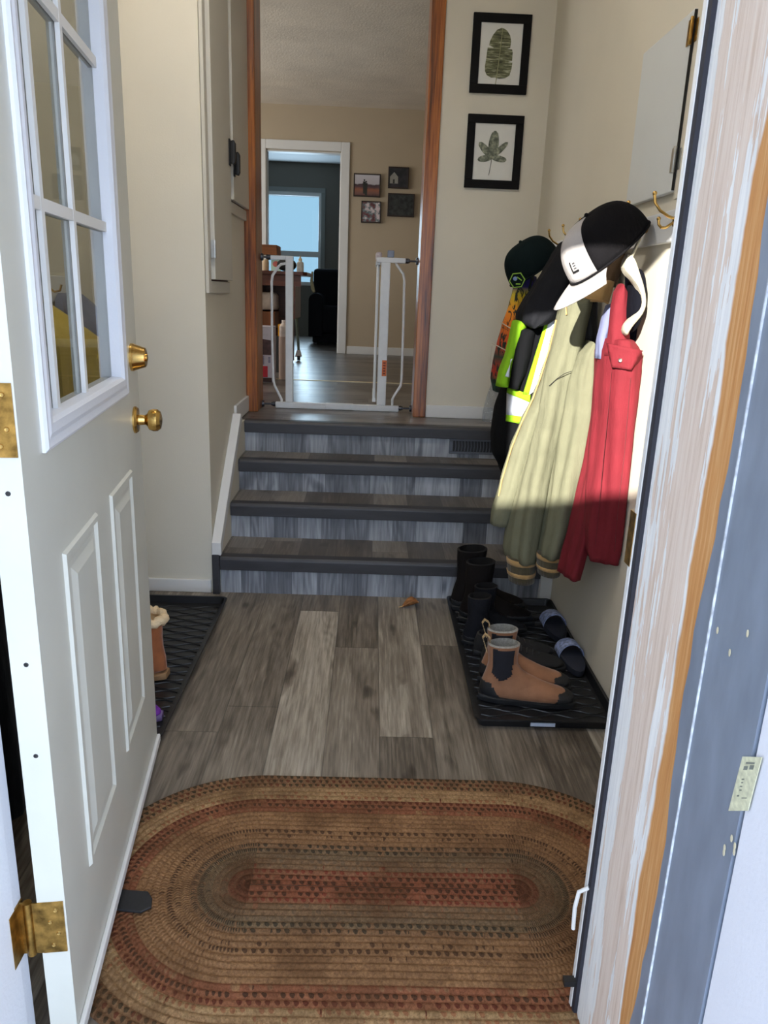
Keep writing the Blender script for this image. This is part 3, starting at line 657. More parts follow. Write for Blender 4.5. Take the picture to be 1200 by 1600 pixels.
# ------------------------------------------------------------------ access hatch on the right wall
ha = thing('access_hatch', (XR, 2.5, 1.65), 'white hinged access panel on the right wall above the coat rail', 'hatch')
c4 = [at(1007, 76, x=XR-.018), at(1088, 18, x=XR-.018), at(1045, 308, x=XR-.018), at(977, 318, x=XR-.018)]
yf, yn = (c4[0].y+c4[3].y)/2, (c4[1].y+c4[2].y)/2; zt, zb = (c4[0].z+c4[1].z)/2, (c4[2].z+c4[3].z)/2
bx(XR-.018, XR-.001, yn, yf, zb, zt).build('panel', paint('hatch_paint', srgb(218, 222, 222), .5), ha, bevel=.003)
bx(XR-.010, XR-.001, yn-.10, yn-.003, zb-.02, zt+.05).build('side_frame', WALL, ha)
bx(XR-.0185, XR-.0105, yn-.0028, yn-.0004, zb+.004, zt-.004).build('shadow_gap', BLACK, ha)
for z, m in ((zt-.055, OLDBRASS), (zb+.085, STEEL)):
    w = MB(); w.box(XR-.0215, XR-.0185, yn+.002, yn+.026, z-.032, z+.032); w.lathe([(.005, -.034), (.005, .034)], (XR-.022, yn-.002, z), (0, 0, 1), 10); w.box(XR-.013, XR-.0105, yn-.02, yn-.004, z-.028, z+.028)
    w.build('hinge', m, ha, smooth=30, bevel=.001)

# ------------------------------------------------------------------ coat rail with brass hooks
rk = thing('coat_rail', (XR, 2.85, 1.515), 'white board with brass coat hooks on the right wall', 'coat rack')
bx(XR-.019, XR-.001, YI+.02, 3.78, 1.512, 1.600).build('board', paint('rail_paint', srgb(222, 224, 226), .45), rk, bevel=.004)
def hook(y, up=True):
    w = MB(); x0 = XR-.020
    w.lathe([(.015, 0), (.015, .002), (.012, .0035), (0, .0035)], (x0, y, 1.565), (-1, 0, 0), 16)
    pts = [(x0, y, 1.565), (x0-.012, y, 1.556), (x0-.024, y, 1.548), (x0-.036, y, 1.548), (x0-.044, y, 1.556), (x0-.046, y, 1.568)]
    w.tube(pts, [.004]*5+[.0045], 8); w.ell((x0-.046, y, 1.571), (.006, .006, .006), 10, 6)
    if up:
        pts = [(x0, y, 1.572), (x0-.02, y, 1.578), (x0-.045, y, 1.592), (x0-.062, y, 1.612), (x0-.066, y, 1.632)]
        w.tube(pts, [.004]*4+[.0045], 8); w.ell((x0-.066, y, 1.636), (.0065, .0065, .0065), 10, 6)
    w.build('hook', BRASS, rk, smooth=True)
for y in (2.245, 2.47, 2.75, 3.03, 3.30, 3.56): hook(y)

# ------------------------------------------------------------------ garments
def fabric(name, col, rough=.85, var=.05, weave=900, sheen=.2, fold=.12, spec=.25):
    m = bpy.data.materials.new(name); m.use_nodes = True; t = NT(m); b = t.b; p = t.pos()
    n = t.noise(p, 14, 4); lo = tuple(c*(1-var*2) for c in col[:3]); hi = tuple(min(1, c*(1+var*2)) for c in col[:3])
    t.link(t.ramp(n, [(.25, lo), (.75, hi)]), b.inputs['Base Color']); b.inputs['Roughness'].default_value = rough
    b.inputs['Specular IOR Level'].default_value = spec
    if sheen: b.inputs['Sheen Weight'].default_value = sheen
    x = t.xyz(p); cr = t.noise(t.vec(t.math('MULTIPLY', x[0], 26), t.math('MULTIPLY', x[1], 26), t.math('MULTIPLY', x[2], 9)), 1.0, 4, .55)
    h = t.math('MULTIPLY_ADD', t.noise(p, weave, 2), .12, cr)
    t.bump(h, .55, fold*.12); return m

class Cloth:
    """hanging tube of cloth; rows = (v, uL, uR) read at distance y, half depth b along the wall"""
    def __init__(s, rows, y, b, fold=.010, kf=7, ph=0.0, n=44, sub=5, lean=0.0):
        s.rows = []; s.y = y
        for row in rows:
            v, ul, ur = row[:3]; yy = row[3] if len(row) > 3 else y; bb = row[4] if len(row) > 4 else b
            p, q = at(ul, v, y=yy), at(ur, v, y=yy)
            hw = (q.x-p.x)/2; c = (p.x+q.x)/2; ang = math.atan2(c, yy); h2 = (hw*math.cos(ang))**2-(bb*math.sin(ang))**2
            if h2 < (.25*hw)**2: bb = math.sqrt(max(0, (hw*math.cos(ang))**2*.9375))/max(math.sin(ang), .05); h2 = (.25*hw)**2
            a = math.sqrt(h2)/math.cos(ang)
            s.rows.append(((p.z+q.z)/2, c, yy, a, bb))
        s.rows.sort(key=lambda r: -r[0]); s.fold, s.kf, s.ph, s.n, s.sub = fold, kf, ph, n, sub
    def at(s, z):
        R = s.rows
        if z >= R[0][0]: return R[0]
        for a, b in zip(R, R[1:]):
            if a[0] >= z >= b[0]:
                f = (a[0]-z)/max(1e-6, a[0]-b[0]); f = f*f*(3-2*f)*.5+f*.5
                return tuple(p+(q-p)*f for p, q in zip(a, b))
        return R[-1]
    def pt(s, z, th, off=0.0):
        _, c, y, a, b = s.at(z); zr = (s.rows[0][0]-z)/max(.01, s.rows[0][0]-s.rows[-1][0])
        f = s.fold*(.35+.65*min(1, zr*1.5))*(math.sin(s.kf*th+s.ph+2.2*math.sin(zr*3+s.ph))+.55*math.sin((2*s.kf+1)*th+s.ph*2-zr*2.5))*.6
        f = min(f, .35*a)
        x = c+(a+f+off)*math.cos(th); yy = y+(b+f+off)*math.sin(th)
        lim = XR-.024 if (1.50 < z < 1.61) else XR-.004
        return Vector((min(x, lim-(.0 if off >= 0 else -off)), yy, z))
    def rings(s, off=0.0, z1=None, z0=None, steps=None):
        zt, zb = (s.rows[0][0] if z1 is None else z1), (s.rows[-1][0] if z0 is None else z0)
        steps = steps or max(3, int((zt-zb)/.018))
        return [[s.pt(zt+(zb-zt)*i/steps, 2*math.pi*k/s.n, off) for k in range(s.n)] for i in range(steps+1)]
    def build(s, name, m, parent, open_bottom=True):
        r = s.rings(); w = MB()
        top = r[0]; c = sum(top, Vector())/len(top)
        tops = [[c+(p-c)*.15+Vector((0, 0, .006)) for p in top], [c+(p-c)*.7+Vector((0, 0, .004)) for p in top]]
        w.loft(tops+r, True, not open_bottom); return w.build(name, m, parent, smooth='all', solid=.004 if open_bottom else 0, solid_off=-1)
    def band(s, z1, z0, off=.003):
        w = MB(); w.loft(s.rings(off, z1, z0, max(2, int((z1-z0)/.012))), False, False); return w
    def hit(s, u, v, off=.004):
        d = ray(u, v); lo = None; t0, t1 = (s.y-.5)/d.y, (s.y+.4)/d.y; N = 160
        for i in range(N+1):
            p = CAM+d*(t0+(t1-t0)*i/N); _, c, y, a, b = s.at(p.z)
            if ((p.x-c)/max(.004, a+off+s.fold*.4))**2+((p.y-y)/(b+off+s.fold*.4))**2 <= 1: return p
        p = CAM+d*(s.y/d.y); return p
    def patch(s, quad, nu=4, nv=14, off=.005, pushed=0.0):
        """strip of tape sewn on the cloth: quad = corners (u,v) TL TR BR BL"""
        w = MB(); g = []
        for j in range(nv+1):
            row = []
            for i in range(nu+1):
                f, h = i/nu, j/nv; T = [quad[0][q]*(1-f)+quad[1][q]*f for q in (0, 1)]; B = [quad[3][q]*(1-f)+quad[2][q]*f for q in (0, 1)]
                p = s.hit(T[0]*(1-h)+B[0]*h, T[1]*(1-h)+B[1]*h, off); row.append(p)
            g.append(row)
        w.loft(g, False, False, closed=False); return w

BLK = fabric('black_softshell', srgb(14, 15, 18), .85, spec=.12, sheen=0)
LIME = fabric('hi_vis_lime', srgb(136, 192, 30), .75, var=.03, sheen=0)
SILV = mat('reflective_silver_tape', srgb(206, 212, 226), .35, .15, var=.04, scale=60)

# -- hi-vis jacket with black hood
hv = thing('hi_vis_jacket', (.74, 3.08, .62), 'black work jacket with lime and silver reflective tape, its hood draped over the rail', 'jacket')
HB = Cloth([(478, 818, 905), (505, 808, 892), (540, 799, 885), (575, 791, 880), (605, 783, 872), (640, 772, 862), (680, 766, 850), (705, 766, 842), (728, 776, 838), (758, 786, 826)], 3.08, .17, .006, 6, 1.0)
HB.build('body', BLK, hv)
HH = Cloth([(371, 884, 908), (380, 872, 909), (400, 860, 908), (425, 846, 907), (450, 830, 900), (472, 816, 892), (490, 807, 880), (503, 806, 858), (511, 814, 836)], 2.98, .13, .010, 5, .4)
HH.build('hood', fabric('black_hood_cloth', srgb(22, 23, 28), .8, spec=.18, sheen=0), hv, open_bottom=False)
def tape(nm, m, quad, cl=None, off=.006, **k): (cl or HB).patch(quad, off=off, **k).build(nm, m, hv, smooth='all', solid=.002)
tape('lime_tape', LIME, [(793, 604), (829, 617), (828, 629), (792, 614)], nu=8, nv=3)
tape('silver_tape', SILV, [(792, 614), (829, 629), (826, 652), (791, 648)], nu=8, nv=4)
tape('lime_tape', LIME, [(791, 648), (826, 652), (818, 663), (790, 658)], nu=8, nv=3)
tape('lime_tape', LIME, [(853, 500), (859, 496), (826, 618), (817, 616)], off=.008)
tape('silver_tape', SILV, [(859, 496), (871, 488), (850, 600), (826, 618)], off=.008)
tape('lime_tape', LIME, [(871, 488), (878, 485), (868, 540), (852, 590)], off=.008)
SL = Cloth([(502, 800, 828), (520, 796, 818), (550, 789, 808), (580, 778, 800), (603, 774, 796)], 3.0, .05, .002, 3, .2)
SL.build('sleeve', LIME, hv)
SL.patch([(801, 560), (797.5, 562), (796, 590), (789, 588)], off=.006).build('silver_tape', SILV, hv, smooth='all', solid=.002)
SL2 = Cloth([(516, 812, 838), (550, 802, 832), (580, 798, 824), (606, 794, 812)], 2.965, .05, .002, 3, .2)
SL2.build('sleeve_panel', BLK, hv)

# -- tropical print shirt and clear bag behind it
def tropic():
    m = bpy.data.materials.new('tropical_print_cloth'); m.use_nodes = True; t = NT(m); b = t.b; p = t.xyz(t.pos())
    v = t.vec(t.math('MULTIPLY', p[0], 60), t.math('MULTIPLY', p[1], 20), t.math('MULTIPLY', p[2], 16)); n = t.noise(v, 1.0, 3, .6, dist=1.2)
    band = t.ramp(t.add('ShaderNodeMapRange', {'Value': p[2], 'From Min': .80, 'From Max': 1.42}).outputs[0], [(0, srgb(12, 40, 32)), (.30, srgb(20, 70, 46)), (.36, srgb(196, 52, 30)), (.47, srgb(30, 60, 50)), (.56, srgb(206, 70, 28)), (.78, srgb(236, 142, 30)), (.9, srgb(210, 190, 40)), (.95, srgb(40, 30, 110))])
    c = t.mix(t.add('ShaderNodeMapRange', {'Value': n, 'From Min': .52, 'From Max': .58}).outputs[0], band, srgb(18, 34, 26))
    t.link(c, b.inputs['Base Color']); b.inputs['Roughness'].default_value = .8; return m
ts = thing('printed_shirt', (.74, 3.42, .85), 'shirt with an orange and green tropical print, hanging furthest back by the corner', 'shirt')
TS = Cloth([(432, 803, 838), (455, 800, 842), (480, 793, 850), (510, 783, 850), (540, 776, 846), (570, 770, 842), (592, 767, 838), (612, 771, 826)], 3.42, .10, .005, 5, 2.0)
TS.build('body', tropic(), ts)
CORD = mat('beige_cord', srgb(206, 196, 176), .8)
w = MB()
for a, b in (((783, 504), (812, 522)), ((769, 536), (806, 556))):
    w.tube([TS.hit(a[0]+(b[0]-a[0])*i/6, a[1]+(b[1]-a[1])*i/6, .008) for i in range(7)], .0022, 6)
w.tube([TS.hit(769, 540, .008), TS.hit(767, 560, .01), TS.hit(766, 585, .01)], .0022, 6)
w.build('cord', CORD, ts, smooth=True)
bagm = bpy.data.materials.new('clear_plastic_film'); bagm.use_nodes = True; tb = NT(bagm); tb.n.remove(tb.b)
tr = tb.add('ShaderNodeBsdfTransparent', {0: (.86, .89, .92, 1)}); gl_ = tb.add('ShaderNodeBsdfGlossy', {'Color': (.8, .85, .92, 1), 'Roughness': .12}); bpn = tb.add('ShaderNodeBump', {'Height': tb.noise(tb.pos(), 60, 4, .6, dist=2), 'Strength': .9, 'Distance': .02}); tb.link(bpn.outputs[0], gl_.inputs['Normal'])
fac = tb.ramp(tb.noise(tb.pos(), 45, 4, .6, dist=1.5), [(.35, (.12,)*3), (.7, (.55,)*3)])
tb.link(tb.add('ShaderNodeMixShader', {0: fac, 1: tr.outputs[0], 2: gl_.outputs[0]}).outputs[0], tb.n['Material Output'].inputs[0])
PB = Cloth([(600, 768, 800), (620, 762, 800), (640, 757, 800), (658, 754, 796)], 3.50, .06, .008, 6, .3)
tag(PB.build('plastic_bag', bagm, None, open_bottom=False), 'clear plastic bag hanging below the printed shirt in the corner', 'bag')

# -- olive jacket
oj = thing('olive_jacket', (.70, 2.74, .45), 'olive green bomber jacket with tan striped cuffs, hanging in the middle of the rail', 'jacket')
OLV = fabric('olive_twill', srgb(116, 116, 95), .9, weave=1100, sheen=0)
TAN = fabric('tan_lining', srgb(186, 150, 98), .8); DKL = fabric('dark_lining', srgb(30, 29, 28), .8)
P1 = Cloth([(478, 872, 892), (545, 857, 884), (590, 843, 872), (620, 832, 862), (660, 813, 845), (700, 797, 834), (750, 782, 818), (800, 767, 802), (817, 765, 794)], 2.83, .06, .004, 4, .5)
P1.build('front_panel', OLV, oj)
P2 = Cloth([(468, 880, 926), (520, 868, 913), (590, 848, 899), (640, 838, 890), (700, 822, 876), (760, 808, 862), (820, 796, 850), (858, 791, 843), (872, 793, 839)], 2.76, .08, .018, 3, 1.9)
P2.build('sleeve', OLV, oj)
P3 = Cloth([(535, 912, 930), (555, 900, 931), (600, 888, 929), (640, 882, 927), (700, 869, 923), (760, 857, 918), (820, 846, 906), (848, 840, 893), (865, 838, 882)], 2.68, .075, .018, 3, 5.2)
P3.build('sleeve', OLV, oj)
P3b = Cloth([(470, 902, 934), (520, 905, 934), (560, 898, 933), (620, 890, 928)], 2.80, .09, .004, 4, .2)
P3b.build('lining', DKL, oj)
def ribbed(nm, rows, y, b):
    c = Cloth(rows, y, b, .0015, 22, 0, n=88); o = c.build(nm, fabric('dark_rib_knit', srgb(84, 76, 58), .9), oj)
    zt, zb = c.rows[0][0], c.rows[-1][0]; h = zt-zb
    for k, (f0, f1) in enumerate(((.06, .28), (.58, .74))):
        c.band(zt-h*f0, zt-h*f1, .0015).build('tan_stripe', TAN, o, smooth='all', solid=.0015)
    return o
ribbed('rib_cuff', [(868, 792, 838), (885, 792, 837), (906, 794, 835)], 2.76, .062)
ribbed('rib_cuff', [(862, 839, 882), (875, 838, 881), (895, 839, 875)], 2.68, .060)
CO = Cloth([(440, 926, 960), (452, 918, 957), (462, 914, 955), (472, 912, 952)], 2.72, .06, .003, 3, 1)
CO.build('collar', TAN, oj)
CO2 = Cloth([(374, 974, 992), (390, 964, 986), (410, 950, 978), (432, 936, 966), (448, 928, 960)], 2.73, .04, .004, 3, 1)
CO2.build('hood_lining', fabric('brown_lining', srgb(86, 66, 46), .8), oj)
w = MB()
def edge(cl, pts, off=.003): return [cl.hit(u, v, off) for u, v in pts]
w.tube(edge(P1, [(869, 500), (858, 546), (845, 588), (833, 622), (815, 660), (799, 700), (784, 750), (779, 775)]), .0032, 6)
w.tube(edge(CO, [(917, 466), (930, 468), (942, 470), (950, 474)]), .0032, 6)
w.tube(edge(P2, [(884, 478), (885, 492)]), .003, 6)
w.build('tan_piping', TAN, oj, smooth=True)
w = MB(); w.tube(edge(P2, [(858, 603), (870, 592), (882, 584), (893, 580)], .007), .0013, 5); w.build('seam', DKL, oj)

# -- red jacket
rj = thing('red_jacket', (.76, 2.5, .45), 'red canvas jacket with a snap collar, hanging nearest the door', 'jacket')
RED = fabric('red_canvas', srgb(120, 34, 44), .8, weave=1200, sheen=0)
R1 = Cloth([(530, 940, 990), (548, 936, 1003), (572, 934, 1006), (600, 930, 1008), (650, 928, 1004), (700, 924, 999), (760, 918, 990), (820, 912, 981), (850, 910, 973), (868, 912, 966)], 2.47, .10, .015, 4, .9)
R1.build('body', RED, rj)
R2 = Cloth([(548, 928, 952), (600, 926, 955), (660, 922, 955), (720, 914, 948), (780, 902, 938), (830, 891, 928), (870, 880, 916), (897, 874, 909)], 2.545, .07, .012, 3, 2.1)
R2.build('sleeve', RED, rj)
R3 = Cloth([(446, 964, 976), (456, 958, 981), (480, 953, 983), (510, 950, 982), (535, 947, 984), (556, 944, 986)], 2.44, .035, .003, 3, .3)
R3.build('collar', RED, rj)
fl = R1.patch([(948, 536), (1004, 548), (986, 578), (956, 574)], nu=10, nv=8, off=.014).build('collar_flap', RED, rj, smooth='all', solid=.004)
p = R1.hit(969, 563, .018); MB().lathe([(.006, 0), (.006, .003), (.004, .0045), (0, .0035)], p, (p-CAM)*-1, 16).build('snap', STEEL, rj, smooth=40)
R5 = Cloth([(478, 946, 962), (500, 938, 958), (530, 931, 948), (560, 929, 946)], 2.50, .03, .002, 3, .3)
R5.build('lining', fabric('lilac_lining', srgb(120, 126, 162), .8, sheen=0), rj)
w = MB(); w.tube([R1.hit(u, v, .002) for u, v in ((985, 590), (980, 650), (975, 710), (968, 770), (962, 830), (960, 862))], .0018, 5)
w.tube([R1.hit(u, v, .002) for u, v in ((955, 580), (949, 650), (942, 720), (936, 790), (930, 850))], .0018, 5); w.build('seams', fabric('dark_red_seam', srgb(110, 22, 34)), rj)

# -- navy garment between the red jacket and the wall
nv = Cloth([(432, 976, 1000), (460, 976, 1003), (500, 980, 1005), (545, 985, 1006), (585, 988, 1007), (610, 992, 1006)], 2.56, .06, .004, 4, .5)
tag(nv.build('navy_sweater', fabric('navy_knit', srgb(24, 27, 46), .9, sheen=0, spec=.1), None), 'dark navy sweater squeezed between the red jacket and the wall', 'sweater')

# ------------------------------------------------------------------ caps
def cap(name, c, f, u, label, y, lf, hu, hw, mats, brim=True, tiltw=0.0, split=None, group=None):
    """c centre of the opening; f toward the peak, u up through the crown"""
    f = Vector(f).normalized(); u = Vector(u); u = (u-f*u.dot(f)).normalized(); wv = f.cross(u)
    t = thing(name, c, label, 'cap', group); P = lambda a, b, h: c+f*a+wv*b+u*h
    def dome(f0, f1, off=0.0, nn=26, mm=14):
        w = MB(); g = []
        for i in range(mm+1):
            e = (math.pi/2)*i/mm; row = []
            for k in range(nn+1):
                a = f0+(f1-f0)*k/nn; r = math.cos(e)**.62 if math.cos(e) > 1e-6 else 0.0; h = math.sin(e)**.92
                row.append(P((lf+off)*r*math.cos(a), (hw+off)*r*math.sin(a), (hu+off)*h*(1+.06*math.cos(a)*math.cos(e))))
            g.append(row)
        return w.loft(g, False, False, closed=False)
    sp = split or 0.0
    if sp:
        dome(-sp, sp).build('front_panel', mats['front'], t, smooth='all', solid=.003, solid_off=-1)
        dome(sp, 2*math.pi-sp).build('crown', mats['crown'], t, smooth='all', solid=.003, solid_off=-1)
    else: dome(0, 2*math.pi, nn=44).build('crown', mats['crown'], t, smooth='all', solid=.003, solid_off=-1)
    MB().ell(P(0, 0, hu+.002), (.007, .007, .007), 10, 6).build('button', mats['crown'], t, smooth=True)
    w = MB(); w.tube([P((lf+.001)*math.cos(a), (hw+.001)*math.sin(a), .002) for a in [2*math.pi*k/40 for k in range(40)]], .0035, 6, closed=True)
    w.build('sweatband', mats.get('band', mats['crown']), t, smooth=True)
    if brim:
        g = []
        for i in range(8):
            q = i/7; row = []
            for k in range(17):
                a = -1.05+2.1*k/16; rr = 1+q*.62*math.cos(a*.82)**.8
                x = lf*math.cos(a)*rr; y_ = hw*math.sin(a)*(1+.12*q); row.append(P(x, y_, -.004-.018*q*q-.35*hw*(math.sin(a)**2)*q*.6))
            g.append(row)
        w = MB(); w.loft(g, False, False, closed=False); w.build('peak', mats['brim'], t, smooth='all', solid=.004)
    def decal(a0, a1, e0, e1, off=.0025):
        w = MB(); g = []
        for i in range(5):
            e = e0+(e1-e0)*i/4; r = math.cos(e)**.62; row = []
            for k in range(5):
                a = a0+(a1-a0)*k/4; row.append(P((lf+off)*r*math.cos(a), (hw+off)*r*math.sin(a), (hu+off)*math.sin(e)**.92*(1+.06*math.cos(a)*math.cos(e))))
            g.append(row)
        return w.loft(g, False, False, closed=False)
    t_decal[t.name] = decal
    return t, P
t_decal = {}
GRYF = fabric('light_grey_cotton', srgb(176, 172, 172), .9, sheen=0); MESH = fabric('black_mesh', srgb(18, 17, 20), .9, weave=500, sheen=0, spec=.12)
cc = at(953, 396, y=2.42)
t, P = cap('trucker_cap', cc, (-.72, -.22, -.64), (-.62, -.1, .76), 'black mesh cap with a light grey front and peak, on top of the olive jacket', 2.42, .148, .135, .095, {'front': GRYF, 'crown': MESH, 'brim': GRYF, 'band': MESH}, split=.84)
dcl = t_decal[t.name]
dcl(-.30, -.26, .24, .46).build('emblem', BLACK, t, solid=.001); dcl(-.48, -.26, .21, .25).build('emblem', BLACK, t, solid=.001)
for q in range(3): dcl(-.44, -.36, .29+q*.055, .31+q*.055).build('emblem', mat('emblem_grey', srgb(70, 70, 74), .8), t, solid=.001)
TEAL = fabric('dark_teal_knit', srgb(16, 27, 28), .95, sheen=0, spec=.1)
cc = at(836, 421, y=3.27)
t, P = cap('work_cap', cc, (-.72, -.35, -.55), (-.55, -.1, .8), 'dark teal cap with a green hexagon patch, on the furthest hook by the corner', 3.27, .125, .125, .085, {'crown': TEAL, 'brim': TEAL}, brim=False)
pc = at(808, 438, y=3.13); n_ = (CAM-pc).normalized(); ex = n_.cross(UP).normalized()*-1; ey = ex.cross(n_)*-1
def hexa(r, k=0): return [pc+(ex*math.cos(math.radians(60*i+8))+ey*math.sin(math.radians(60*i+8)))*r for i in range(6)]
MB().prism(hexa(.034), n_*.004).build('patch', TEAL, t)
w = MB(); w.tube([p+n_*.005 for p in hexa(.030)], .0024, 6, closed=True)
w.tube([pc+n_*.005+ex*.018+ey*.0, pc+n_*.005+ey*.012, pc+n_*.005-ex*.006-ey*.002], .0024, 6); w.tube([pc+n_*.005+ex*.014-ey*.014, pc+n_*.005-ex*.004-ey*.014], .003, 6)
w.build('patch_outline', fabric('patch_lime', srgb(150, 190, 70), .7), t)
MB().ell(pc+n_*.006-ex*.008+ey*.006, (.009, .003, .008), 10, 6).build('patch_motif', mat('patch_blue', srgb(120, 140, 190), .7), t)
# off-white cap seen from its open side, curved peak towards the wall
wc = thing('white_cap', at(995, 465, y=2.36), 'off-white cap hanging by the brass hook, curved peak turned to the wall', 'cap')
OFFW = fabric('off_white_cotton', srgb(200, 194, 176), .9, sheen=0)
outer = [(983, 385), (998, 398), (1001, 415), (1006, 432), (1011, 450), (1014, 470), (1012, 484), (1004, 498), (994, 508), (986, 520), (983, 529)]
inner = [(974, 424), (981, 432), (988, 437), (997, 447), (1004, 462), (1006, 474), (1003, 484), (994, 494), (985, 501), (979, 510), (978, 520)]
w = MB(); A_ = [at(u, v, y=2.36) for u, v in outer]; B_ = [at(u, v, y=2.34) for u, v in inner]
rings = []
for a, b in zip(A_, B_):
    back = Vector((0, .07, 0)); a = Vector((min(a.x, XR-.012), a.y, a.z)); rings.append([a, b, b+back, Vector((min((a+back).x, XR-.012), a.y+.07, a.z))])
w.loft(rings); w.build('peak', OFFW, wc, smooth=50, subsurf=1)
w = MB(); w.ell(at(992, 470, y=2.42), (.028, .06, .095), 18, 12); w.build('crown', fabric('navy_cap_crown', srgb(15, 16, 24), .9, sheen=0, spec=.1), wc, smooth=True)
w = MB(); w.tube([(XR-.064, 2.47, 1.553), at(1000, 372, y=2.42), at(992, 390, y=2.39), at(985, 405, y=2.37)], .005, 8); w.build('strap', OFFW, wc, smooth=True)

# ------------------------------------------------------------------ coats on the left wall, behind the open door
lr = thing('coat_rail', (XW, 1.9, 1.27), 'white board with hooks on the left wall, seen through the door glass', 'coat rack')
bx(XW+.001, XW+.019, 1.35, 3.0, 1.27, 1.36).build('board', WHITE, lr, bevel=.003)
for y in (1.55, 1.95, 2.35, 2.75):
    MB().tube([(XW+.019, y, 1.32), (XW+.04, y, 1.305), (XW+.06, y, 1.31), (XW+.066, y, 1.33)], .004, 8).build('hook', BRASS, lr, smooth=True)
def wallcoat(nm, y, hy, z1, z0, m, label, cat, dx=.11, seed=0):
    w = MB(); n = 40; rings = []; S = 26
    for i in range(S+1):
        f = i/S; z = z1+(z0-z1)*f; b = hy*(.25+.75*min(1, f*6)**.6); a = dx*(.35+.65*min(1, f*5)); ring = []
        for k in range(n):
            th = 2*math.pi*k/n; q = .012*math.sin(6*th+seed+2*f)+.008*math.sin(11*th-f*3+seed)
            ring.append(Vector((max(XW+.022, XW+.025+a+(a+q)*math.cos(th)), y+(b+q)*math.sin(th), z)))
        rings.append(ring)
    w.loft(rings); tag(w.build(nm, m, smooth=50), label, cat)
wallcoat('added_dark_coat', 1.60, .23, 1.30, .10, fabric('black_wool', srgb(14, 14, 17), .95), 'long black coat added on the left wall to keep the gap at the door hinge dark', 'coat', .15)  # added so the view through the hinge gap stays dark
wallcoat('added_dark_coat', 2.04, .17, 1.30, .12, fabric('charcoal_wool', srgb(20, 20, 24), .95), 'long charcoal coat added beside the black one to keep the hinge gap dark', 'coat', .12, 1.7)  # second dark coat added behind the same gap
wallcoat('rain_jacket', 2.46, .19, 1.28, .72, fabric('mustard_nylon', srgb(206, 178, 66), .7), 'mustard yellow jacket on the left wall, seen through the door glass', 'jacket', .12, .6)
wallcoat('tote_bag', 2.86, .13, 1.30, .80, fabric('blue_grey_canvas', srgb(100, 112, 140), .8), 'blue-grey bag hanging on the left wall, furthest from the door hinge', 'bag', .08, 2.6)
# ------------------------------------------------------------------ framed leaf prints
FRB = mat('black_frame_wood', srgb(14, 13, 14), .6, stretch=(1, 1, .2), spec=.15); PAPER = mat('print_paper', srgb(226, 226, 220), .6, var=.01)
def leafmat(nm, a, b, ax=0, sc=40):
    m = bpy.data.materials.new(nm); m.use_nodes = True; t = NT(m); p = t.xyz(t.pos())
    n = t.noise(t.vec(t.math('MULTIPLY', p[0], 18 if ax else 40), 0, t.math('MULTIPLY', p[2], 120 if ax else 40)), 1.0, 4, .6)
    t.link(t.ramp(n, [(.3, a), (.52, b), (.72, srgb(196, 198, 170))]), t.b.inputs['Base Color']); t.b.inputs['Roughness'].default_value = .7; return m
def pic(name, x0, x1, z0, z1, yw, fw, dep, label, cat, fm):
    o = thing(name, ((x0+x1)/2, yw, z0), label, cat)
    w = MB(); w.box(x0, x1, yw-dep, yw-.001, z1-fw, z1); w.box(x0, x1, yw-dep, yw-.001, z0, z0+fw); w.box(x0, x0+fw, yw-dep, yw-.001, z0+fw, z1-fw); w.box(x1-fw, x1, yw-dep, yw-.001, z0+fw, z1-fw)
    w.build('frame', fm, o, bevel=.002); return o
def flat(pts, y, m, nm, o, th=.0006):
    w = MB(); w.prism([(x, y, z) for x, z in pts], (0, th, 0)); return w.build(nm, m, o)
f1 = pic('framed_leaf_print', .447, .735, 2.327, 2.679, YB, .040, .018, 'black framed print of a single banana leaf, upper of the two on the wall', 'picture', FRB)
bx(.485, .697, YB-.008, YB-.002, 2.365, 2.641).build('paper', PAPER, f1)
cx, cz = .588, 2.500
left = [(.0, .118), (-.022, .108), (-.040, .085), (-.052, .06), (-.056, .040), (-.030, .030), (-.062, .030), (-.064, .012), (-.066, -.02), (-.070, -.05), (-.068, -.075), (-.058, -.092), (-.036, -.102), (-.008, -.102)]
right = [(.006, -.106), (.036, -.102), (.056, -.090), (.064, -.06), (.066, -.032), (.045, -.030), (.064, -.024), (.064, .012), (.060, .026), (.036, .028), (.050, .032), (.052, .06), (.046, .085), (.030, .106), (.012, .116)]
def tiltp(p): return (cx+p[0]-p[1]*.0, cz+p[1])
flat([tiltp(p) for p in left+right], YB-.0095, leafmat('banana_leaf_print', srgb(34, 36, 26), srgb(108, 110, 78), 1), 'leaf', f1, .001)
w = MB(); w.tube([(cx+.006, YB-.010, cz+.114), (cx+.0, YB-.010, cz), (cx-.008, YB-.010, cz-.10), (cx-.012, YB-.010, cz-.138)], .0022, 6); w.build('leaf_stem', mat('stem_print', srgb(150, 150, 112), .7), f1)
f2 = pic('framed_leaf_print', .450, .736, 1.884, 2.230, YB, .040, .018, 'black framed print of a five-lobed fig leaf, lower of the two on the wall', 'picture', FRB)
bx(.488, .698, YB-.008, YB-.002, 1.922, 2.192).build('paper', PAPER, f2)
cx, cz = .585, 2.032
def lobe(ang, ln, wd, base=.0):
    a = math.radians(ang); dx, dz = math.sin(a), math.cos(a); pts = []
    for k in range(13):
        f = k/12; wv = wd*(.35+.65*math.sin(math.pi*min(1, f*.92+.05))**.8)*(1 if f < .97 else .3); pts.append((f*ln, wv))
    poly = [(cx+dx*l-dz*v, cz+dz*l+dx*v) for l, v in pts]+[(cx+dx*l+dz*v, cz+dz*l-dx*v) for l, v in pts[::-1]]
    return poly
lm = leafmat('fig_leaf_print', srgb(50, 53, 46), srgb(118, 124, 108))
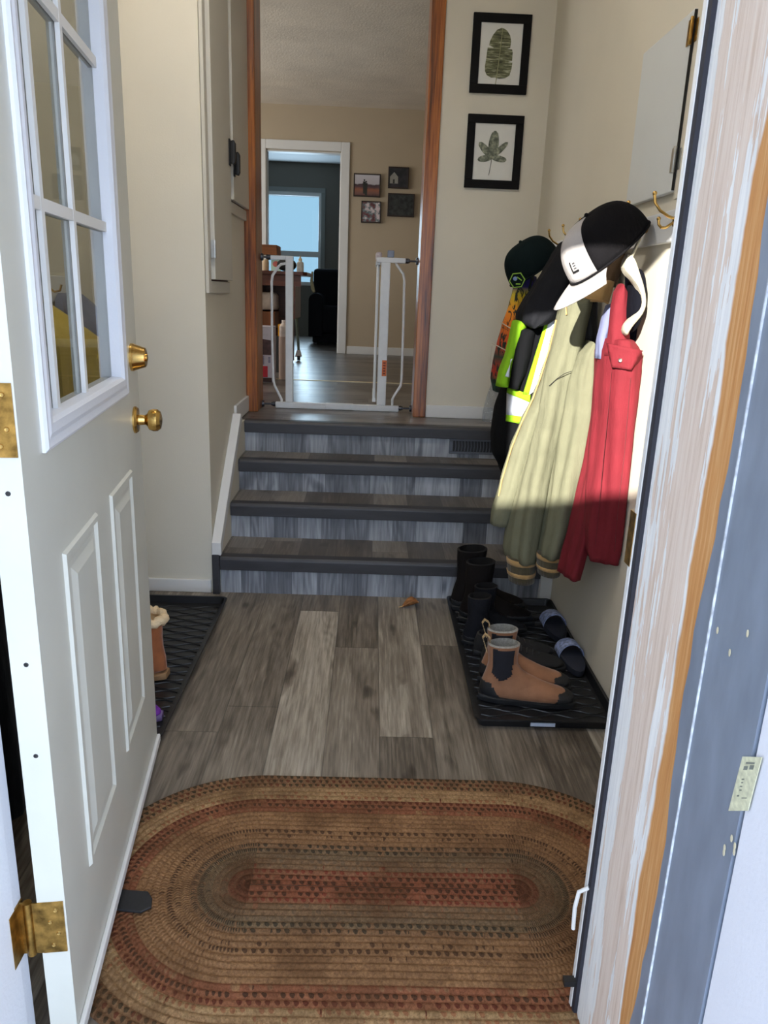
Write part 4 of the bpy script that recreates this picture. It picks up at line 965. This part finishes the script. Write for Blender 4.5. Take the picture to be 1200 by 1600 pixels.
for i, (a, ln, wd) in enumerate(((4, .125, .026), (-46, .098, .018), (46, .106, .014), (-100, .074, .016), (98, .076, .015))):
    flat(lobe(a, ln, wd), YB-.0096-.0003*i, lm, 'leaf_lobe', f2, .001)
w = MB(); w.tube([(cx, YB-.010, cz+.01), (cx-.004, YB-.010, cz-.04), (cx-.011, YB-.010, cz-.085)], .0016, 6); w.build('leaf_stem', mat('fig_stem_print', srgb(90, 94, 84), .7), f2)

# ------------------------------------------------------------------ cupboards on the stairwell wall
CUP = paint('cupboard_paint', srgb(206, 202, 190), .5); GAPM = mat('red_brown_gap', srgb(72, 36, 30), .7)
def cupboard(y0, y1, z0, z1, label, hz, hy, hinge_z):
    o = thing('wall_cupboard', (XL, (y0+y1)/2, z0), label, 'cupboard', 'painted cupboards on the stairwell wall')
    fwid, dep = .05, .016
    w = MB(); w.box(XL+.001, XL+dep, y0, y0+fwid, z0, z1); w.box(XL+.001, XL+dep, y0+fwid, y1, z0, z0+fwid); w.build('frame', CUP, o, bevel=.003)
    bx(XL+.001, XL+.006, y0+fwid, y1, z0+fwid, z1).build('recess', GAPM, o)
    d = bx(XL+.008, XL+.030, y0+fwid+.016, y1-.003, z0+fwid+.006, z1).build('door', CUP, o, bevel=.002)
    w = MB(); c = Vector((XL+.030, hy, hz)); w.box(c.x, c.x+.006, hy-.016, hy+.016, hz-.055, hz+.055)
    w.loft([[c+Vector((.006, a*.012, b*.045)) for a, b in ((-1, -1), (1, -1), (1, 1), (-1, 1))], [c+Vector((.022, a*.014, b*.05)) for a, b in ((-1, -1), (1, -1), (1, 1), (-1, 1))], [c+Vector((.030, a*.010, b*.036)) for a, b in ((-1, -1), (1, -1), (1, 1), (-1, 1))]])
    w.build('handle', BLACK, d, bevel=.003)
    if hinge_z:
        w = MB(); y = y0+fwid+.006; w.box(XL+.017, XL+.0315, y-.010, y+.010, hinge_z-.035, hinge_z+.035); w.lathe([(.006, -.035), (.006, .035)], (XL+.031, y, hinge_z), (0, 0, 1), 10); w.build('hinge', STEEL, d, bevel=.001)
    return o
cupboard(3.235, 3.70, 1.315, 3.05, 'tall painted cupboard at the wall corner, reaching lower than the one behind it', 1.915, 3.665, 1.49)
cupboard(3.70, 4.21, 1.675, 3.05, 'painted cupboard next to the oak casing, its lower edge higher up', 1.885, 3.775, None)

# ------------------------------------------------------------------ safety gate in the cased opening
GY = 4.40
sg = thing('safety_gate', (-.2, GY, L), 'white metal safety gate standing open in the oak-cased opening', 'gate')
GW = mat('white_powder_coat', srgb(222, 226, 228), .4, var=.02)
g0 = at(430, 634, y=GY); g1 = at(621, 640, y=GY)
tz = at(447, 404, y=GY).z
bx(-.55, .165, GY-.016, GY+.016, L+.001, L+.036).build('threshold_bar', GW, sg, bevel=.004)
bx(-.26, -.10, GY-.018, GY+.018, L+.003, L+.038).build('bar_sleeve', GW, sg, bevel=.003)
bx(-.492, -.450, GY-.016, GY+.016, L+.036, tz+.012).build('upright', GW, sg, bevel=.004)
up = bx(.036, .088, GY-.016, GY+.016, L+.036, tz).build('upright', GW, sg, bevel=.004)
bx(.060, .086, GY-.0175, GY-.016, L+.205, L+.295).build('warning_label', mat('orange_label', srgb(214, 110, 48), .5), up)
w = MB()
for k in range(5): w.box(.066, .080, GY-.0182, GY-.0175, L+.216+k*.015, L+.224+k*.015)
w.build('label_print', mat('label_ink', srgb(120, 50, 24), .6), up)
bx(-.575, -.45, GY-.014, GY+.014, tz-.008, tz+.014).build('top_bar', GW, sg, bevel=.003)
bx(.010, .170, GY-.015, GY+.015, tz-.002, tz+.026).build('top_bar', GW, sg, bevel=.004)
def px(pts, y=GY): return [at(u, v, y=y) for u, v in pts]
MB().tube(px([(450, 411), (439, 413), (434, 418), (426, 430), (424.5, 440), (425, 520), (427, 592), (429, 602), (437, 618), (440, 624), (440, 632)]), .0075, 10).build('bent_rod', GW, sg, smooth=True)
MB().tube(px([(618, 408), (620, 414), (630, 428), (632, 438), (630, 520), (627.5, 594), (626, 603), (616, 618), (613, 624), (613, 634)]), .0075, 10).build('bent_rod', GW, sg, smooth=True)
def spindle(x0, x1, z):
    s = 1 if x1 > x0 else -1
    w = MB(); w.lathe([(.005, 0), (.005, abs(x1-x0)-.012), (.018, abs(x1-x0)-.012), (.020, abs(x1-x0))], (x0, GY, z), (s, 0, 0), 16)
    w.lathe([(.014, .0), (.014, .016), (.011, .018), (.011, .024)], (x0, GY, z), (s, 0, 0), 16)
    w.build('spindle', mat('dark_grey_spindle', srgb(70, 72, 78), .4, .6), sg, smooth=30)
spindle(.170, .2395, tz+.012); spindle(-.575, -.6275, tz+.004); spindle(.165, .2395, L+.022); spindle(-.55, -.6275, L+.022)
# the swing panel, folded back into the room
w = MB(); gx = .022
w.box(gx-.016, gx+.010, GY+.03, GY+.50, tz-.012, tz+.006); w.box(gx-.012, gx+.008, GY+.03, GY+.50, L+.05, L+.072)
for k in range(8): w.tube([(gx-.002, GY+.045+k*.06, L+.06), (gx-.002, GY+.045+k*.06, tz-.006)], .0075, 8)
w.build('swing_panel', GW, sg)
bx(gx-.018, gx+.018, GY+.02, GY+.10, tz+.006, tz+.055).build('latch_handle', mat('mauve_grey_plastic', srgb(196, 184, 188), .5), sg, bevel=.012)
bx(.068, .106, GY-.014, GY+.014, tz+.026, tz+.064).build('indicator', mat('grey_blue_plastic', srgb(120, 130, 150), .4), sg, bevel=.004)

# ------------------------------------------------------------------ photo blocks on the far wall
def photomat(nm, fn):
    m = bpy.data.materials.new(nm); m.use_nodes = True; t = NT(m); fn(t); t.b.inputs['Roughness'].default_value = .5; return m
def stripes(z0, z1, stops):
    def fn(t):
        p = t.xyz(t.pos()); n = t.noise(t.vec(t.math('MULTIPLY', p[0], 14), 0, t.math('MULTIPLY', p[2], 30)), 1.0, 3)
        f = t.add('ShaderNodeMapRange', {'Value': t.math('MULTIPLY_ADD', n, .04, p[2]), 'From Min': z0, 'From Max': z1}).outputs[0]
        t.link(t.ramp(f, stops), t.b.inputs['Base Color'])
    return fn
def blotch(stops, s):
    def fn(t): t.link(t.ramp(t.noise(t.pos(), s, 3, .55), stops), t.b.inputs['Base Color'])
    return fn
DKF = mat('dark_brown_frame', srgb(44, 30, 26), .5)
def photo(x0, x1, z0, z1, label, m):
    o = pic('photo_block', x0, x1, z0, z1, FY, .012, .035, label, 'photo', DKF); o['group'] = 'photo blocks on the far wall'
    bx(x0+.012, x1-.012, FY-.032, FY-.002, z0+.012, z1-.012).build('print', m, o); return o
o = photo(-.246, .034, 2.297, 2.519, 'framed photo of two figures in a field under a pale sky, left of the four', photomat('field_photo', stripes(2.31, 2.51, [(.02, srgb(60, 36, 44)), (.2, srgb(120, 84, 74)), (.38, srgb(150, 92, 66)), (.5, srgb(86, 60, 66)), (.62, srgb(70, 50, 54)), (.68, srgb(190, 184, 190)), (1, srgb(200, 196, 202))])))
w = MB()
for x, zt in ((-.135, 2.455), (-.115, 2.440)):
    w.ell((x, FY-.033, zt), (.008, .002, .010), 8, 6); w.prism([(x-.014, FY-.0335, zt-.012), (x+.014, FY-.0335, zt-.012), (x+.012, FY-.0335, zt-.075), (x+.010, FY-.0335, zt-.13), (x-.010, FY-.0335, zt-.13), (x-.012, FY-.0335, zt-.075)], (0, .001, 0))
w.build('figures', mat('photo_figure_dark', srgb(48, 50, 46), .6), o)
o = photo(.111, .325, 2.390, 2.596, 'small dark photo block showing a pale little house, top right of the four', photomat('dusk_photo', blotch([(.35, srgb(24, 30, 34)), (.7, srgb(58, 52, 60))], 14)))
w = MB(); w.prism([(.130, FY-.033, 2.435), (.130, FY-.033, 2.50), (.172, FY-.033, 2.545), (.214, FY-.033, 2.50), (.214, FY-.033, 2.435)], (0, .001, 0)); w.build('house', mat('photo_house', srgb(150, 148, 140), .6), o)
w = MB(); w.prism([(.160, FY-.0336, 2.436), (.160, FY-.0336, 2.475), (.180, FY-.0336, 2.475), (.180, FY-.0336, 2.436)], (0, .0005, 0)); w.build('house_door', mat('photo_door', srgb(60, 60, 56), .6), o)
photo(-.160, .048, 2.043, 2.256, 'small photo block of light clothes against dark, lowest of the four', photomat('family_photo', blotch([(.30, srgb(40, 34, 36)), (.42, srgb(120, 66, 70)), (.5, srgb(96, 120, 124)), (.6, srgb(216, 200, 202))], 19)))
photo(.115, .395, 2.116, 2.342, 'wide and nearly black photo block, right of the lowest one', photomat('forest_photo', blotch([(.35, srgb(22, 24, 24)), (.75, srgb(62, 66, 64))], 24)))

# ------------------------------------------------------------------ desk and things at the left of the far room
def B(u, v, y): return at(u, v, y=y)
DY = 6.7
dt = B(450, 424, DY).z
dk = thing('desk', (-1.0, DY+.3, L), 'dark reddish wooden desk with drawers beyond the gate, seen past its left upright', 'desk')
DESK = streak('dark_cherry_wood', [(.3, srgb(46, 20, 14)), (.55, srgb(92, 44, 30)), (.75, srgb(120, 62, 42))], 0, 50, .35)
xr = B(479, 430, DY).x
w = MB(); w.prism([(-1.75, DY, dt-.03), (xr-.03, DY, dt-.03), (xr, DY+.05, dt-.03), (xr, DY+.62, dt-.03), (-1.75, DY+.62, dt-.03)], (0, 0, .03)); w.build('desktop', DESK, dk, bevel=.004)
bx(-1.75, xr-.05, DY+.03, DY+.05, dt-.12, dt-.03).build('apron', DESK, dk)
w = MB(); w.box(-1.05, -1.0, DY+.04, DY+.58, L, dt-.03); w.box(-1.72, -1.68, DY+.04, DY+.58, L, dt-.03); w.build('side_panel', DESK, dk)
bx(-1.68, xr-.16, DY+.56, DY+.58, L+.02, dt-.03).build('back_panel', DESK, dk)
bx(-1.68, -1.05, DY+.05, DY+.56, L+.30, L+.33).build('shelf', DESK, dk)
bx(xr-.13, xr-.10, DY+.05, DY+.55, L+.42, dt-.03).build('end_bracket', DESK, dk)
# hutch block above, seen at the casing
tag(bx(-1.75, B(430, 390, DY).x, DY+.12, DY+.40, B(420, 397, DY).z, B(420, 381, DY).z).build('wooden_box', streak('honey_wood', [(.3, srgb(96, 52, 20)), (.6, srgb(150, 88, 38))], 0, 60, .5), bevel=.004), 'honey brown wooden box on the stand over the left end of the desk', 'box')
os_ = thing('desk_stand', (-1.1, DY+.2, dt), 'small metal stand on the left end of the desk holding the wooden box', 'stand')
zb = B(420, 397.5, DY).z
bx(-1.72, B(426, 400, DY).x, DY+.10, DY+.42, zb-.012, zb-.001).build('shelf_plate', STEEL, os_)
w = MB()
for x in (-1.70, B(424, 400, DY).x): w.tube([(x, DY+.40, dt+.001), (x, DY+.40, zb-.012)], .006, 8)
w.build('posts', STEEL, os_)
p = B(414, 418, DY+.05)
tag(MB().lathe([(.026, 0), (.027, .002), (.027, .07), (.024, .075), (.022, .09), (0, .09)], (p.x-.0, DY+.08, dt+.001)).build('candle', mat('beige_wax', srgb(214, 184, 148), .6), smooth=30), 'small beige candle jar on the desk beside the picture card', 'candle')
p = B(424, 412, DY)
cd_ = thing('greeting_card', (p.x, DY+.20, dt), 'bright card with a pink flower standing on the desk', 'card')
w = MB(); w.prism([(p.x-.03, DY+.20, dt+.001), (p.x+.06, DY+.16, dt+.001), (p.x+.06, DY+.175, dt+.095), (p.x-.03, DY+.215, dt+.095)], (0, .002, 0)); w.build('sheet', mat('mint_card', srgb(200, 226, 206), .6), cd_)
MB().ell((p.x+.015, DY+.185, dt+.06), (.028, .004, .024), 14, 8).build('flower', mat('coral_pink', srgb(236, 130, 116), .6), cd_, smooth=True)
p = B(464, 410, DY)
bo = thing('spray_bottle', (p.x, DY+.30, dt), 'white squeeze bottle with a cream cap on the desk, before the window', 'bottle')
MB().lathe([(.028, 0), (.031, .004), (.031, .07), (.027, .085), (.013, .094), (.013, .10), (0, .10)], (p.x, DY+.30, dt+.001)).build('body', mat('white_plastic', srgb(232, 230, 222), .4), bo, smooth=30)
MB().lathe([(.016, 0), (.016, .012), (.008, .022), (.004, .042), (0, .043)], (p.x, DY+.30, dt+.100)).build('cap', mat('cream_cap', srgb(232, 206, 160), .5), bo, smooth=30)
p = B(447, 416, DY)
w = MB(); w.ell((p.x-.01, DY+.14, dt+.055), (.085, .10, .054), 18, 10)
tag(w.build('headphone_case', mat('black_nylon', srgb(20, 20, 22), .7), smooth=True), 'rounded black case lying on the desk behind the gate upright', 'case')
# below the desk: bag, cartons, paper roll
p0, p1 = B(403, 510, 5.6), B(426, 628, 5.6)
cb = thing('product_carton', ((p0.x+p1.x)/2-.1, 5.72, L), 'tall white product carton with pictures and a red corner, standing behind the oak casing', 'carton')
CXr = p1.x
bx(CXr-.34, CXr, 5.6, 5.80, L+.001, p0.z).build('box', mat('white_carton', srgb(198, 192, 206), .6, var=.04), cb, bevel=.003)
w = MB(); H_ = p0.z-L
w.prism([(CXr-.12, 5.5985, L+H_*.50), (CXr-.005, 5.5985, L+H_*.50), (CXr-.005, 5.5985, L+H_*.76), (CXr-.12, 5.5985, L+H_*.80)], (0, .001, 0)); w.build('printed_photo', mat('carton_photo', srgb(74, 50, 54), .6, var=.3, scale=30), cb)
bx(CXr-.085, CXr-.035, 5.598, 5.5995, L+H_*.10, L+H_*.30).build('red_panel', mat('carton_red', srgb(196, 40, 58), .6), cb)
w = MB()
for k in range(7): w.box(CXr-.085+.004*(k % 2), CXr-.06, 5.598, 5.5992, L+H_*(.33+k*.022), L+H_*(.342+k*.022))
for k in range(5): w.box(CXr-.03, CXr-.015, 5.598, 5.5992, L+H_*(.36+k*.022), L+H_*(.372+k*.022))
w.build('printed_lines', mat('carton_ink', srgb(90, 86, 130), .6), cb)
bx(CXr-.12, CXr-.005, 5.598, 5.5992, L+.004, L+H_*.09).build('brown_base_print', mat('carton_brown', srgb(62, 40, 38), .6), cb)
p0, p1 = B(429, 527, 5.75), B(440, 618, 5.75)
rl = thing('paper_roll', (p0.x+.03, 5.86, L), 'upright roll of beige paper with a white cap beside the carton', 'roll')
MB().lathe([(.040, 0), (.040, p0.z-L), (.030, p0.z-L), (0, p0.z-L-.004)], (CXr+.055, 5.86, L+.001), n=24).build('roll', mat('kraft_paper', srgb(176, 150, 134), .8, var=.08, scale=20, stretch=(4, 4, .3)), rl, smooth=30)
MB().lathe([(.034, 0), (.036, .004), (.036, .075), (.028, .088), (.018, .10), (.018, .12), (0, .12)], (CXr+.055, 5.86, p0.z+.001)).build('cap', mat('white_brown_cap', srgb(214, 196, 184), .5, var=.2, scale=12), rl, smooth=30)
p = B(416, 470, DY+.1)
tag(bx(B(404, 480, DY).x-.16, B(428, 490, DY).x, DY+.06, DY+.40, L+.331, B(415, 487, DY).z).build('drawer_box', streak('orange_brown_wood', [(.3, srgb(82, 44, 22)), (.6, srgb(140, 80, 40))], 2, 50, .5), bevel=.004), 'brown wooden drawer box on the shelf under the desk', 'box')
w = MB(); p0 = B(404, 486, DY); p1 = B(429, 457, DY); zt_ = p1.z; z0_ = p0.z+.012
c = ((p0.x-.08+p1.x)/2, DY+.2)
rings = [[Vector((c[0]+((p1.x-p0.x)/2+.05)*k_*math.copysign(abs(math.cos(a))**.6, math.cos(a)), c[1]+.13*k_*math.copysign(abs(math.sin(a))**.6, math.sin(a)), z)) for a in [2*math.pi*i/24 for i in range(24)]] for z, k_ in ((z0_, .9), (z0_+.02, 1), (z0_+(zt_-z0_)*.8, .96), (zt_-.004, .8), (zt_, .5))]
w.loft(rings); tag(w.build('paper_bag', mat('crumpled_white_paper', srgb(206, 192, 182), .8, var=.05, bump=.6, bscale=30), smooth=50), 'crumpled white paper bag on top of the drawer box under the desk', 'bag')
p = B(444, 517, 6.3)
tag(bx(p.x-.05, p.x+.05, 6.3, 6.38, p.z-.045, p.z+.05).build('yellow_case', mat('yellow_plastic', srgb(232, 160, 34), .5), bevel=.004), 'yellow plastic case on top of the black bin behind the gate upright', 'case')
tag(MB().loft([[Vector((p.x-.02+r*math.cos(a), 6.38+r*.8*math.sin(a), z)) for a in [2*math.pi*i/24 for i in range(24)]] for z, r in ((L+.001, .075), (p.z-.06, .09), (p.z-.046, .09))]).build('waste_bin', BLACK, smooth=40), 'black bin standing behind the left upright of the gate', 'bin')
# grey-green stand with a caster
q0, q1 = B(459, 470, 7.5), B(467, 536, 7.5)
fs = thing('rolling_stand', (q1.x, 7.5, L), 'thin grey-green leg with a white caster foot beside the desk', 'stand')
MB().tube([(q0.x, 7.5, dt-.04), (q1.x, 7.5, L+.07)], .013, 10).build('leg', mat('sage_metal', srgb(120, 132, 118), .45, .4), fs, smooth=True)
MB().loft([[Vector((q1.x+dx*k_, 7.5+dy*k_, z)) for dx, dy in ((-.035, -.03), (.028, -.03), (.028, .03), (-.035, .03))] for z, k_ in ((L+.035, 1), (L+.055, .9), (L+.10, .5))]).build('foot', mat('white_caster_housing', srgb(214, 210, 204), .5), fs, bevel=.004)
MB().lathe([(.026, -.014), (.026, .014)], (q1.x, 7.49, L+.028), (1, 0, .0), 18).build('wheel', BLACK, fs, smooth=30)
# black armchair in the bedroom
CYs = 9.75
ch = thing('recliner', (-.62, CYs+.35, L), 'dark navy armchair in the bedroom, beyond the doorway', 'armchair')
NAVY = mat('dark_navy_leather', srgb(13, 14, 22), .8, bump=.2, bscale=40, spec=.2)
def rbox(nm, x0, x1, y0, y1, z0, z1, bev, m=NAVY): return bx(x0, x1, y0, y1, z0, z1).build(nm, m, ch, bevel=bev, smooth=30)
a = B(484, 417, CYs); b_ = B(482, 470, CYs); c_ = B(500, 528, CYs)
rbox('backrest', a.x, .05, CYs+.55, CYs+.80, L+.35, a.z, .05); rbox('seat', b_.x+.12, -.02, CYs+.02, CYs+.56, L+.14, L+.48, .05)
ar = B(500, 458, CYs).z
for x0 in (b_.x, -.02):
    w = MB(); n = 20; prof_ = [(x0+.09+.09*math.cos(math.pi*k/10), ar-.09+.09*math.sin(math.pi*k/10)) for k in range(11)]
    poly = [(x0+.18, L+.10), *prof_, (x0, L+.10)]
    w.prism([(x, CYs, z) for x, z in poly], (0, .72, 0)); w.build('armrest', NAVY, ch, bevel=.012, smooth=50)
rbox('base', b_.x+.05, .08, CYs+.05, CYs+.72, L+.03, L+.14, .01); 
w = MB()
for x in (b_.x+.08, .05):
    for y in (CYs+.10, CYs+.66): w.box(x-.02, x+.02, y-.02, y+.02, L+.001, L+.03)
w.build('feet', BLACK, ch)
p = B(489, 446, CYs)
w = MB(); w.tube([Vector((a.x-.015, CYs+.60, ar+.26)), Vector((a.x-.02, CYs+.55, ar+.15)), Vector((a.x-.0, CYs+.52, ar+.05)), Vector((a.x+.02, CYs+.5, ar+.006))], [.012, .02, .024, .016], 8)
tag(w.build('beige_scarf', mat('beige_knit', srgb(206, 184, 140), .9, bump=.4), smooth=True), 'beige scarf hanging over the left side of the navy armchair', 'scarf')
# small bottle cap/knob on the far left casing of the bedroom doorway
MB().lathe([(.022, 0), (.022, .004), (.010, .008), (.010, .03), (.024, .04), (.022, .055), (0, .06)], (-1.19, FY-.02, 1.74), (0, -1, 0), 18).build('door_knob', STEEL, cas, smooth=30)
# ------------------------------------------------------------------ outside
struct('ground', bx(-14, 14, -16, .70, -.36, -.20), mat('packed_snow', srgb(214, 218, 226), .8, var=.04, scale=4), label='pale ground outside the entrance')
sc = MB(); SY0 = -1.6; sc.box(-2.2, -.85, SY0-.08, SY0, -.2, 2.27); sc.box(-.85, -.52, SY0-.08, SY0, -.2, 4.2)  # added out of view: blocks low sun and keeps it off the jamb
tag(sc.build('sun_blocking_screen', paint('screen_paint', srgb(190, 182, 168))), 'unseen sun screen with a tall post, added behind the camera to shape the sun patch', 'screen')

# ------------------------------------------------------------------ light
sd = bpy.data.lights.new('sun', 'SUN'); so = bpy.data.objects.new('sun', sd); COL.objects.link(so)
SUN_DIR = Vector((.46, 1.0, -.385)).normalized()
so.rotation_euler = SUN_DIR.to_track_quat('-Z', 'Y').to_euler(); sd.energy = SUN_E; sd.angle = math.radians(.6); sd.color = (1, .95, .85)
def area(nm, loc, d, sx, sy, e, col):
    a = bpy.data.lights.new(nm, 'AREA'); a.shape = 'RECTANGLE'; a.size = sx; a.size_y = sy; a.energy = e; a.color = col
    o = bpy.data.objects.new(nm, a); COL.objects.link(o); o.location = loc; o.rotation_euler = Vector(d).to_track_quat('-Z', 'Y').to_euler(); return o
area('living_room_daylight', (-3.58, 6.4, L+1.4), (1, 0, .12), 2.2, 1.2, LIV_E, (1, .96, .9))
area('bedroom_daylight', (-1.2, BY-.02, 1.9), (0, -1, .1), .75, 1.2, BED_E, (.6, .82, 1))
def lamp(nm, loc, label, e, r=.14):
    o = thing(nm, loc, label, 'lamp')
    MB().lathe([(.05, 0), (.06, -.012), (.06, -.03), (0, -.03)], loc).build('base', BRASS, o, smooth=30)
    m = bpy.data.materials.new('fill_lamp_glow'); m.use_nodes = True; b = m.node_tree.nodes['Principled BSDF']; b.inputs['Emission Color'].default_value = (1, .96, .90, 1); b.inputs['Emission Strength'].default_value = e; b.inputs['Base Color'].default_value = (.9, .9, .88, 1)
    MB().lathe([(.06, -.031), (r, -.04), (r*.95, -.075), (r*.6, -.10), (0, -.108)], loc).build('shade', m, o, smooth=60)
lamp('added_fill_lamp', (-.40, 2.30, HC-.001), 'unseen round fill lamp added on the entry ceiling to brighten the interior', LAMP_E, .17)  # fill light added out of view to lift the entry

W = bpy.data.worlds.new('sky'); scene.world = W; W.use_nodes = True; nt = W.node_tree; bg = nt.nodes['Background']
tc = nt.nodes.new('ShaderNodeTexCoord'); sx = nt.nodes.new('ShaderNodeSeparateXYZ'); nt.links.new(tc.outputs['Generated'], sx.inputs[0])
mr = nt.nodes.new('ShaderNodeMapRange'); nt.links.new(sx.outputs[1], mr.inputs[0]); mr.inputs['From Min'].default_value = -1.0; mr.inputs['From Max'].default_value = 1.0
cr = nt.nodes.new('ShaderNodeValToRGB'); nt.links.new(mr.outputs[0], cr.inputs[0])
cr.color_ramp.elements[0].color = SKY_S; cr.color_ramp.elements[1].color = SKY_N; cr.color_ramp.elements[1].position = .85
e_ = cr.color_ramp.elements.new(.28); e_.color = SKY_M
nt.links.new(cr.outputs[0], bg.inputs[0]); bg.inputs[1].default_value = 1.0

vs = scene.view_settings; vs.view_transform = 'Standard'; vs.look = 'None'; vs.exposure = EXPO; vs.gamma = 1.0; vs.use_curve_mapping = False
